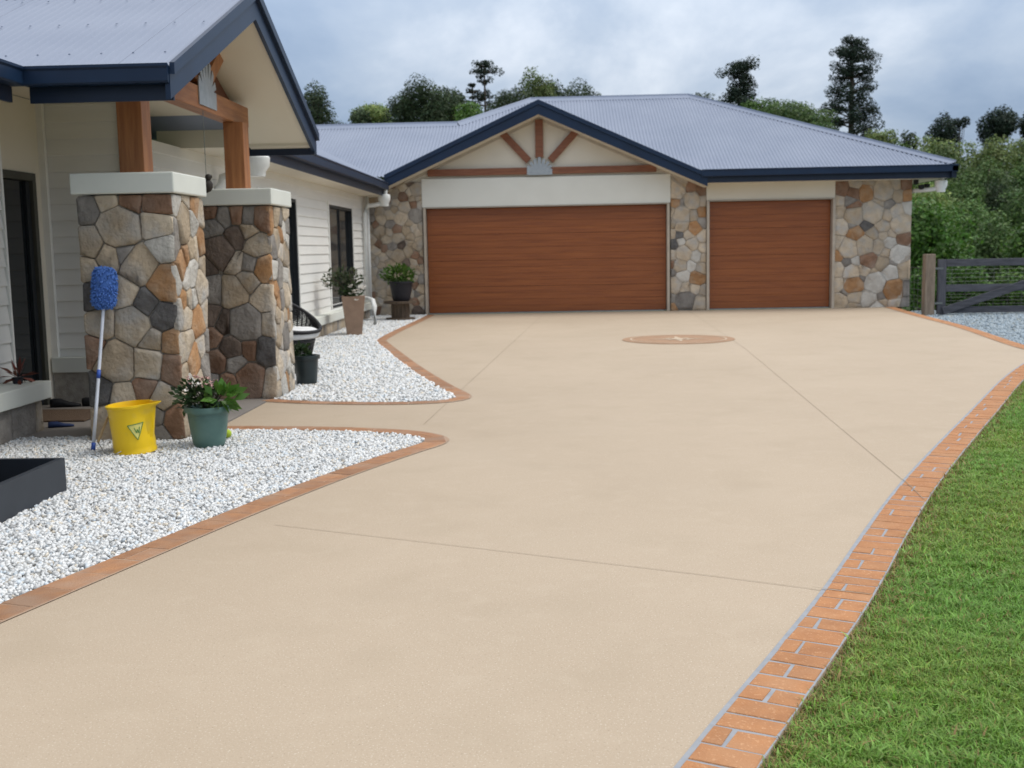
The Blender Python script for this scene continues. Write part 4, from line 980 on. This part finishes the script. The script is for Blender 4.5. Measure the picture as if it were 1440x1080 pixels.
foliage('foliage', 'leaf', bp, 520, ell((sc_.x - .02, sc_.y, .92), (.34, .28, .19), .3), .085)

# ------------------------------------------------------------------ wicker chair behind the pillar
wc = Vector((-3.17, 12.95, 0)); ch = empty('wicker_chair', wc, 'round black wicker chair with white seat cushion behind the stone pillar', 'chair')
nv = MB(); NR, NA = 13, 44
def shell(i, a):
    t = i / NR; back = (math.cos(a - 2.6) + 1) / 2            # back rises away from the driveway
    hgt = .47 + t * (.02 + .42 * back ** 1.3); rr = .37 + .05 * math.sin(t * 2.2); return Vector((wc.x + rr * math.cos(a), wc.y + rr * math.sin(a), hgt))
for i in range(NR + 1):
    nv.tube([shell(i, 2 * math.pi * k / NA) for k in range(NA + 1)], .007 if i < NR else .022, 5)
for k in range(NA):
    a = 2 * math.pi * k / NA; nv.tube([shell(i, a) + Vector((0, 0, 0)) for i in range(0, NR + 1, 2)] + [shell(NR, a)], .009, 5)
nv.build('backrest', 'wicker', ch, smooth=True)
bs = MB()
for k in range(40):
    a = 2 * math.pi * k / 40
    for s in (1, -1):
        bs.tube([(wc.x + r * math.cos(a + s * t), wc.y + r * math.sin(a + s * t), z) for r, t, z in ((.34, 0, .38), (.30, .14, .22), (.27, .28, .03))], .008, 4)
bs.build('base', 'wicker', ch, smooth=True)
MB().lathe([(.265, 0.0), (.29, .01), (.29, .035), (.265, .04)], wc, 32).build('base_ring', 'wicker', ch, smooth=True)
MB().lathe([(.001, .36), (.34, .36), (.35, .385), (.34, .40), (.001, .40)], wc, 32).build('seat', 'wicker', ch, auto=True)
MB().lathe([(.001, .402), (.34, .405), (.385, .425), (.40, .46), (.385, .50), (.33, .525), (.2, .53), (.001, .52)], wc, 40).build('cushion', 'cushion', ch, smooth=True)

# ------------------------------------------------------------------ water feature at the left edge
tx1, ty1, ty0, tx0 = -2.96, 6.50, 4.9, -4.05
wf = empty('water_feature', (-3.4, 5.8, 0), 'charcoal rectangular water feature tray on the white gravel', 'fountain')
th, t_ = .205, .035
MB().box(tx0, tx1, ty0, ty0 + t_, -.01, th).box(tx0, tx1, ty1 - t_, ty1, -.01, th).box(tx1 - t_, tx1, ty0 + t_, ty1 - t_, -.01, th).box(tx0, tx0 + t_, ty0 + t_, ty1 - t_, -.01, th).box(tx0 + t_, tx1 - t_, ty0 + t_, ty1 - t_, 0, .05).build('basin', 'charcoal', wf)
MB().box(-3.95, -3.19, 5.15, 6.12, .051, .15).build('plinth', 'charcoal_in', wf, bevel=.01)
MB().lathe([(.001, 0), (.16, 0), (.20, .06), (.30, .30), (.375, .62), (.385, .74), (.35, .95), (.26, 1.08), (.20, 1.12), (.22, 1.15), (.19, 1.15), (.001, 1.05)], (-3.37, 5.75, .151), 40).build('urn', 'urn', wf, auto=True)

# ------------------------------------------------------------------ small things
bpos = ground(319, 617); tb = MB().lathe([(.033 * math.sin(math.pi * i / 10) + 1e-5, .033 - .033 * math.cos(math.pi * i / 10)) for i in range(11)], (bpos[0], bpos[1] + .02, .004), 18).build('tennis_ball', 'tennis', smooth=True)
tag(tb, 'yellow-green tennis ball on the gravel beside the green pot', 'ball')
o = MB().box(-4.83, -4.02, 9.25, 9.95, .007, .022).build('doormat', 'doormat', bevel=.006); tag(o, 'brown doormat on the porch floor at the entry', 'doormat')
def shoe(name, x, y, a, mt, label, L=.27, z=.007, hgt=.085):
    v, f = [], []; n = 12; prof = [(0, .6, .9), (.12, .85, 1), (.35, .8, .95), (.6, .9, .6), (.85, .85, .45), (1.0, .4, .3)]
    for t, wd, hh in prof:
        for k in range(n):
            g = 2 * math.pi * k / n; lx, ly, lz = (t - .5) * L, math.cos(g) * .045 * wd, max(0, (math.sin(g) * .5 + .5)) * hgt * hh
            v.append((x + lx * math.cos(a) - ly * math.sin(a), y + lx * math.sin(a) + ly * math.cos(a), z + lz))
    m_ = len(prof); f = [(i * n + k, i * n + (k + 1) % n, (i + 1) * n + (k + 1) % n, (i + 1) * n + k) for i in range(m_ - 1) for k in range(n)] + [tuple(range(n - 1, -1, -1)), tuple(range((m_ - 1) * n, m_ * n))]
    o = MB().add(v, f).build(name, mt, smooth=True); tag(o, label, 'shoe', 'shoes left at the entry'); return o
shoe('shoe', -4.60, 10.20, .2, 'shoe', 'black shoe at the entry, the left one of the pair'); shoe('shoe', -4.32, 10.25, .1, 'shoe', 'black shoe at the entry, the right one of the pair')
shoe('slipper', -4.10, 8.98, .4, 'flip_flop', 'dark blue slipper at the end of the plinth ledge', L=.2, hgt=.05)
rc_ = Vector((-4.30, 8.70, .406)); rpnt = empty('small_plant', rc_, 'small reddish-leaved plant standing on the ledge by the entry', 'plant')
MB().lathe([(.001, 0), (.035, 0), (.045, .05), (.038, .05), (.001, .045)], rc_, 16).build('pot', 'pot_black', rpnt)
foliage('foliage', 'leaf_red', rpnt, 26, ell((rc_.x, rc_.y + .02, .46), (.05, .06, .02), .4), .16, wd=.10, up=.1)
# hanging ornament on a wire under the porch beam
hx, hy = -3.085, 9.96
orn = empty('hanging_ornament', (hx, hy, 2.66), 'small dark bird-shaped ornament hanging on a wire from the porch beam', 'ornament')
MB().tube([(hx, hy, 2.664), (hx, hy, 2.10)], .003, 5).build('wire', 'wire', orn)
bd = MB(); prof = [(.004, -.075), (.030, -.06), (.044, -.03), (.046, 0), (.036, .03), (.024, .045)]
bd.lathe(prof, (hx, hy, 2.02), 14, 1.25, 1.0); bd.lathe([(.003, -.03), (.026, -.015), (.03, .005), (.022, .024), (.003, .03)], (hx + .022, hy - .01, 2.08), 12)
bd.build('bird_body', 'ornament', orn, smooth=True)
MB().add([(hx - .04, hy, 2.01), (hx - .13, hy - .02, 1.97), (hx - .13, hy + .02, 1.965), (hx - .05, hy, 1.995)], [(0, 1, 2), (3, 2, 1), (0, 2, 3), (0, 3, 1)]).build('tail', 'ornament', orn)
MB().lathe([(.009, 0), (.001, .03)], (hx + .052, hy - .012, 2.075), 8).build('beak', 'ornament', orn)

# ------------------------------------------------------------------ gate and fence on the right
GY, GZ = 22.95, -.10
gpst = MB().box(7.44, 7.64, GY - .1, GY + .1, GZ - .1, 1.14).build('gate_post', 'post_wood', bevel=.012); tag(gpst, 'weathered square timber gate post beside the garage wall', 'post')
gt = empty('timber_gate', (7.70, GY, GZ), 'dark grey timber farm gate with diagonal brace and wire mesh', 'gate')
x0, x1 = 7.715, 11.0
MB().box(x0, x0 + .165, GY - .035, GY + .035, GZ + .03, 1.03).build('stile', 'gate_wood_v', gt, bevel=.006); MB().box(x1 - .165, x1, GY - .035, GY + .035, GZ + .03, 1.03).build('stile', 'gate_wood_v', gt, bevel=.006)
for z0, z1 in ((.885, 1.03), (.375, .52), (-.055, .075)):
    MB().box(x0 + .166, x1 - .166, GY - .033, GY + .033, z0, z1).build('rail', 'gate_wood', gt, bevel=.006)
MB().add(*bar((x0 + .10, GY - .062, GZ + .09), (x1 - .15, GY - .062, .98), .05, .15)).build('brace', 'gate_wood', gt, bevel=.006)
for z in (.12, .19, .26, .32, .58, .66, .74, .82): MB().tube([(x0 + .02, GY + .04, z), (x1, GY + .04, z)], .0035, 4).build('wire', 'wire', gt)
for i in range(11): x = x0 + .3 + i * .28; MB().tube([(x, GY + .045, GZ + .04), (x, GY + .045, 1.0)], .0025, 4).build('wire', 'wire', gt)
for z in (.15, .85): MB().box(x0 - .06, x0 + .10, GY - .047, GY - .037, z - .02, z + .02).build('hinge', 'wire', gt)
fw = empty('wire_fence', (7.6, 23.7, GZ), 'short wire fence between the garage wall and the gate post', 'fence')
for i, z in enumerate((.02, .14, .27, .40, .54, .69, .85)): MB().tube([(7.62, 24.42, z), (7.54, GY + .1, z)], .0035, 4).build('wire', 'wire', fw)
for i in range(6): y = GY + .25 + i * .24; MB().tube([(7.565, y, GZ), (7.565, y, .86)], .0025, 4).build('wire', 'wire', fw)

# ------------------------------------------------------------------ trees
def crown_mesh(name, lobes, s, mt, dens=1.0, asp=.55):
    """lobes (x,y,z,rx,rz); leaves spread through each lobe's outer half"""
    Vs, Ts = [], []
    for (x, y, z, rx, rz) in lobes:
        n = int(dens * 9.5 * rx * (rx + rz) / 2 / (s * s * asp)) + 12
        d = RNG.normal(size=(n, 3)); d /= np.linalg.norm(d, axis=1)[:, None]
        k = RNG.uniform(.55, 1.08, n) ** .6
        lump = 1 + .13 * np.sin(d[:, 0] * 7 + x) * np.sin(d[:, 1] * 6 + y) + .1 * np.sin(d[:, 2] * 9 + z)
        P = np.array([x, y, z]) + d * (k * lump)[:, None] * np.array([rx, rx, rz])
        ndir = d + RNG.normal(scale=.55, size=(n, 3)) + np.array([0, 0, .35]); ndir /= np.linalg.norm(ndir, axis=1)[:, None]
        a = np.cross(ndir, RNG.normal(size=(n, 3))); a /= np.linalg.norm(a, axis=1)[:, None]; b = np.cross(ndir, a)
        L = (s * RNG.uniform(.6, 1.35, n))[:, None]; bw = L * asp
        Vs.append(np.stack([P - a * L * .5, P + b * bw * .5 + ndir * L * .08, P + a * L * .5, P - b * bw * .5 + ndir * L * .08], 1).reshape(-1, 3))
        t = RNG.uniform(.62, 1.35, (n, 1)) * RNG.uniform(.82, 1.2); Ts.append(t * np.stack([RNG.uniform(.85, 1.2, n), np.ones(n), RNG.uniform(.8, 1.15, n)], 1))
    V = np.concatenate(Vs); return np_mesh(name, V, np.arange(len(V)).reshape(-1, 4), mt, np.concatenate(Ts))
def trunk(root, base, top, r, limbs):
    base, top = Vector(base), Vector(top); mb = MB(); mid = (base + top) / 2 + Vector((random.uniform(-.3, .3), 0, 0))
    mb.tube([base, mid, top], [r * 1.3, r, r * .45], 7)
    for l in limbs:
        s = mid.lerp(top, random.uniform(0, .7)); l = Vector(l); mb.tube([s, s.lerp(l, .5) + Vector((0, 0, .2)), l], [r * .45, r * .3, r * .12], 5)
    mb.build('trunk', 'bark', root, smooth=True)
TREES = 0
def tree(px, top, hw, bot, dist, mt, label, group=None, leaf=3.6, nl=11, name='tree', dens=1., flat=1., cat='tree'):
    c = at_y(px, (top + bot) / 2, dist); rx = hw * dist / F_PX; rz = (bot - top) / 2 * dist / F_PX; s = leaf * dist / F_PX
    gz = tz(c[0], dist) - .1; root = empty(name, (c[0], dist, gz), label, cat, group); lobes = []
    for i in range(nl):
        while True:
            d = RNG.uniform(-1, 1, 3)
            if np.linalg.norm(d) < 1: break
        k = RNG.uniform(.34, .52); d = d / max(np.linalg.norm(d), .3) * RNG.uniform(.6, 1); lobes.append((c[0] + d[0] * rx * (1 - k * .8), dist + d[1] * rx * (1 - k * .8), c[2] + d[2] * rz * (1 - k * .8), rx * k, max(rz * k * flat, rx * k * .45)))
    lobes.append((c[0], dist, c[2] - rz * .1, rx * .62, rz * .66))
    link('crown', crown_mesh('crown', lobes, s, mt, dens * 1.15), root)
    trunk(root, (c[0], dist, gz), (c[0], dist, c[2] + rz * .3), max(.09, rx * .07), [(l[0], l[1], l[2]) for l in lobes[:6]])
    return root
def hoop_pine(px, top, hw, bot, dist, label, rows=16, clump=1., bare=0., leaf=3.0, tuft=.6):
    t = at_y(px, top, dist); b = at_y(px, bot, dist); gz = tz(t[0], dist) - .1; root = empty('hoop_pine', (t[0], dist, gz), label, 'pine tree')
    H = t[2] - b[2]; R_ = hw * dist / F_PX; s = leaf * dist / F_PX; lobes = []; br = MB()
    for i in range(rows):
        u = i / (rows - 1); z = b[2] + H * (.03 + .94 * u + random.uniform(-.02, .02))
        rad = R_ * (1 - u * .62) * (.55 + .45 * min(1, u * 4 + .35)) if u < .82 else R_ * tuft * (1.18 - u) * 3.1
        nb = 6
        for k in range(nb):
            if u < .8 and random.random() < bare: continue
            a = 2 * math.pi * (k + random.random() * .7) / nb + i * .7; rr = rad * random.uniform(.72, 1.08)
            e_ = (t[0] + math.cos(a) * rr, dist + math.sin(a) * rr, z + rr * .3 * random.uniform(-.7, 1.4))
            br.tube([(t[0], dist, z - .1), e_], [.07, .03], 4)
            for q in (1.0, .62):
                cr_ = (.13 * R_ + .07 * rr) * clump * random.uniform(.8, 1.25) * (1 if q == 1 else .75)
                lobes.append((t[0] + (e_[0] - t[0]) * q, dist + (e_[1] - dist) * q, z + (e_[2] - z) * q, cr_, cr_ * .8))
    lobes.append((t[0], dist, t[2] - .2 * R_, .30 * R_ * clump, .26 * R_ * clump))
    link('crown', crown_mesh('crown', lobes, s, 'leaf_pine', .8), root)
    mb = MB(); mb.tube([(t[0], dist, gz), (t[0], dist, b[2] + H * .5), (t[0], dist, t[2] - .1)], [R_ * .12, R_ * .08, .05], 8); mb.build('trunk', 'bark', root, smooth=True)
    br.build('branches', 'bark', root)['kind'] = 'stuff'
hoop_pine(1199, 57, 43, 208, 92, 'tall open-crowned hoop pine rising above the right garage roof', rows=18, bare=.22, clump=1.12, leaf=2.7)
hoop_pine(681, 90, 17, 165, 80, 'slender hoop pine with tufted top and bare stem behind the gable', rows=10, bare=.66, tuft=1.3, clump=1.7)
hoop_pine(1041, 91, 24, 160, 84, 'round-topped hoop pine behind the garage ridge', rows=9, bare=.12, clump=1.7, tuft=1.2)
hoop_pine(664, 118, 12, 170, 78, 'small ragged pine just left of the slender hoop pine', rows=7, bare=.45)
tree(441, 108, 38, 200, 62, 'leaf_sky', 'dark tree showing beside the porch roof edge', leaf=3.4, nl=10)
tree(478, 162, 14, 195, 66, 'leaf_sky', 'low dark tree top right of the porch roof edge', nl=5)
tree(534, 139, 45, 200, 75, 'leaf_olive', 'low olive tree above the lower roof ridge', nl=9)
tree(598, 101, 45, 190, 72, 'leaf_sky', 'domed tall dark tree above the lower roof ridge', nl=12)
tree(638, 119, 41, 195, 76, 'leaf_sky', 'spreading tree right of the domed tree above the ridge', nl=9, flat=.7)
tree(726, 117, 38, 190, 74, 'leaf_sky', 'dark tree just left of the gable apex', nl=10)
tree(757, 94, 31, 175, 78, 'leaf_olive', 'round-headed tree directly above the gable apex', nl=9)
tree(802, 112, 38, 180, 76, 'leaf_sky', 'low round tree right of the gable apex', nl=8)
tree(561, 135, 38, 195, 73, 'leaf_sky', 'mid-sized tree between the olive tree and the domed tree', nl=10)
tree(508, 153, 28, 195, 74, 'leaf_sky', 'lowest dark tree at the left end of the ridge tree line', nl=7)
tree(622, 131, 32, 190, 80, 'leaf_olive', 'pale tree tucked behind the domed tree', nl=8)
tree(662, 141, 32, 190, 70, 'leaf', 'green shrubby tree at the foot of the slender hoop pine', nl=9)
tree(700, 129, 30, 185, 78, 'leaf_sky', 'dark tree right of the slender hoop pine', nl=9)
tree(778, 113, 30, 175, 82, 'leaf_sky', 'dark tree between the two trees above the gable apex', nl=9)
tree(826, 121, 22, 170, 80, 'leaf_sky', 'small dark tree ending the line right of the gable apex', nl=7)
tree(1158, 160, 32, 215, 86, 'leaf_sky', 'dark tree at the left foot of the tall hoop pine', nl=9)
tree(1236, 176, 26, 230, 88, 'leaf_olive', 'olive tree at the right foot of the tall hoop pine', nl=9)
tree(992, 119, 35, 180, 78, 'leaf_sky', 'flat dark tree at the left of the ridge-top pine', nl=8, flat=.7)
tree(1106, 139, 68, 210, 74, 'leaf_wood', 'broad green tree behind the sloping hip of the garage roof', nl=14)
tree(1070, 128, 30, 180, 76, 'leaf', 'green tree at the foot of the ridge-top pine', nl=8)
tree(1328, 156, 30, 240, 98, 'leaf_pine', 'dark leaning tree with lopsided crown on the skyline', nl=10)
tree(1350, 162, 15, 185, 98, 'leaf_pine', 'small dark crown overhanging right of the lopsided tree', nl=5)
tree(1403, 146, 30, 208, 98, 'leaf_pine', 'dense dark round tree standing alone on the skyline', nl=14, dens=1.3)
tree(1456, 146, 24, 215, 98, 'leaf_pine', 'dark skyline tree cut off at the right picture edge', nl=10)
tree(1278, 182, 20, 240, 96, 'leaf_sky', 'small dark tree left of the lopsided skyline tree', nl=7)
# wooded hillside: rows from the skyline down to the gate
rows = [(92, 203, 1225, 1640, 34, 78, 34, 'leaf_olive', 'olive tree along the top of the wooded hillside'),
        (80, 220, 1238, 1660, 38, 92, 40, 'leaf_wood', 'mid-green tree on the upper wooded hillside'),
        (66, 246, 1262, 1690, 44, 110, 48, 'leaf_olive', 'dull green tree halfway down the wooded hillside'),
        (54, 272, 1270, 1700, 50, 130, 54, 'leaf_wood', 'dark green tree on the lower wooded hillside')]
ORD = 'first second third fourth fifth sixth seventh eighth ninth tenth eleventh twelfth thirteenth fourteenth'.split()
for dist, ty, xa, xb, hw, ht, stp, mt, lab in rows:
    x = xa; num = 0
    while x < min(xb, 1476):
        tree(x + random.uniform(-9, 9), ty - 8 + random.uniform(-15, 12), hw * random.uniform(.8, 1.25), ty + ht, dist + random.uniform(-4, 4), random.choice([mt, mt, 'leaf_wood', 'leaf', 'leaf_sky', 'leaf_olive']), lab + ', ' + ORD[num] + ' from the garage side', 'trees of the wooded hillside', leaf=4.0 if dist > 60 else 4.6, nl=10)
        num += 1; x += stp * random.uniform(.8, 1.15)
tree(1312, 268, 60, 450, 41, 'leaf_bright', 'bright green leafy tree just behind the gate post', leaf=7.0, nl=16, dens=.9)
tree(1388, 300, 48, 455, 44, 'leaf_wood', 'dark bushy tree behind the middle of the gate', leaf=6.0, nl=14)
tree(1452, 318, 56, 455, 40, 'leaf', 'green tree behind the gate at the right picture edge', leaf=6.5, nl=14)
tree(1352, 352, 40, 460, 37, 'leaf_bright', 'low bright shrub behind the gate, left of its brace', leaf=6.5, nl=10, cat='shrub', name='shrub')
tree(1418, 372, 44, 462, 36, 'leaf', 'low green shrub seen through the gate mesh', leaf=6.5, nl=10, cat='shrub', name='shrub')
tree(1296, 372, 26, 462, 36, 'leaf_bright', 'low shrub seen between garage wall and gate post', leaf=6.5, nl=8, cat='shrub', name='shrub')
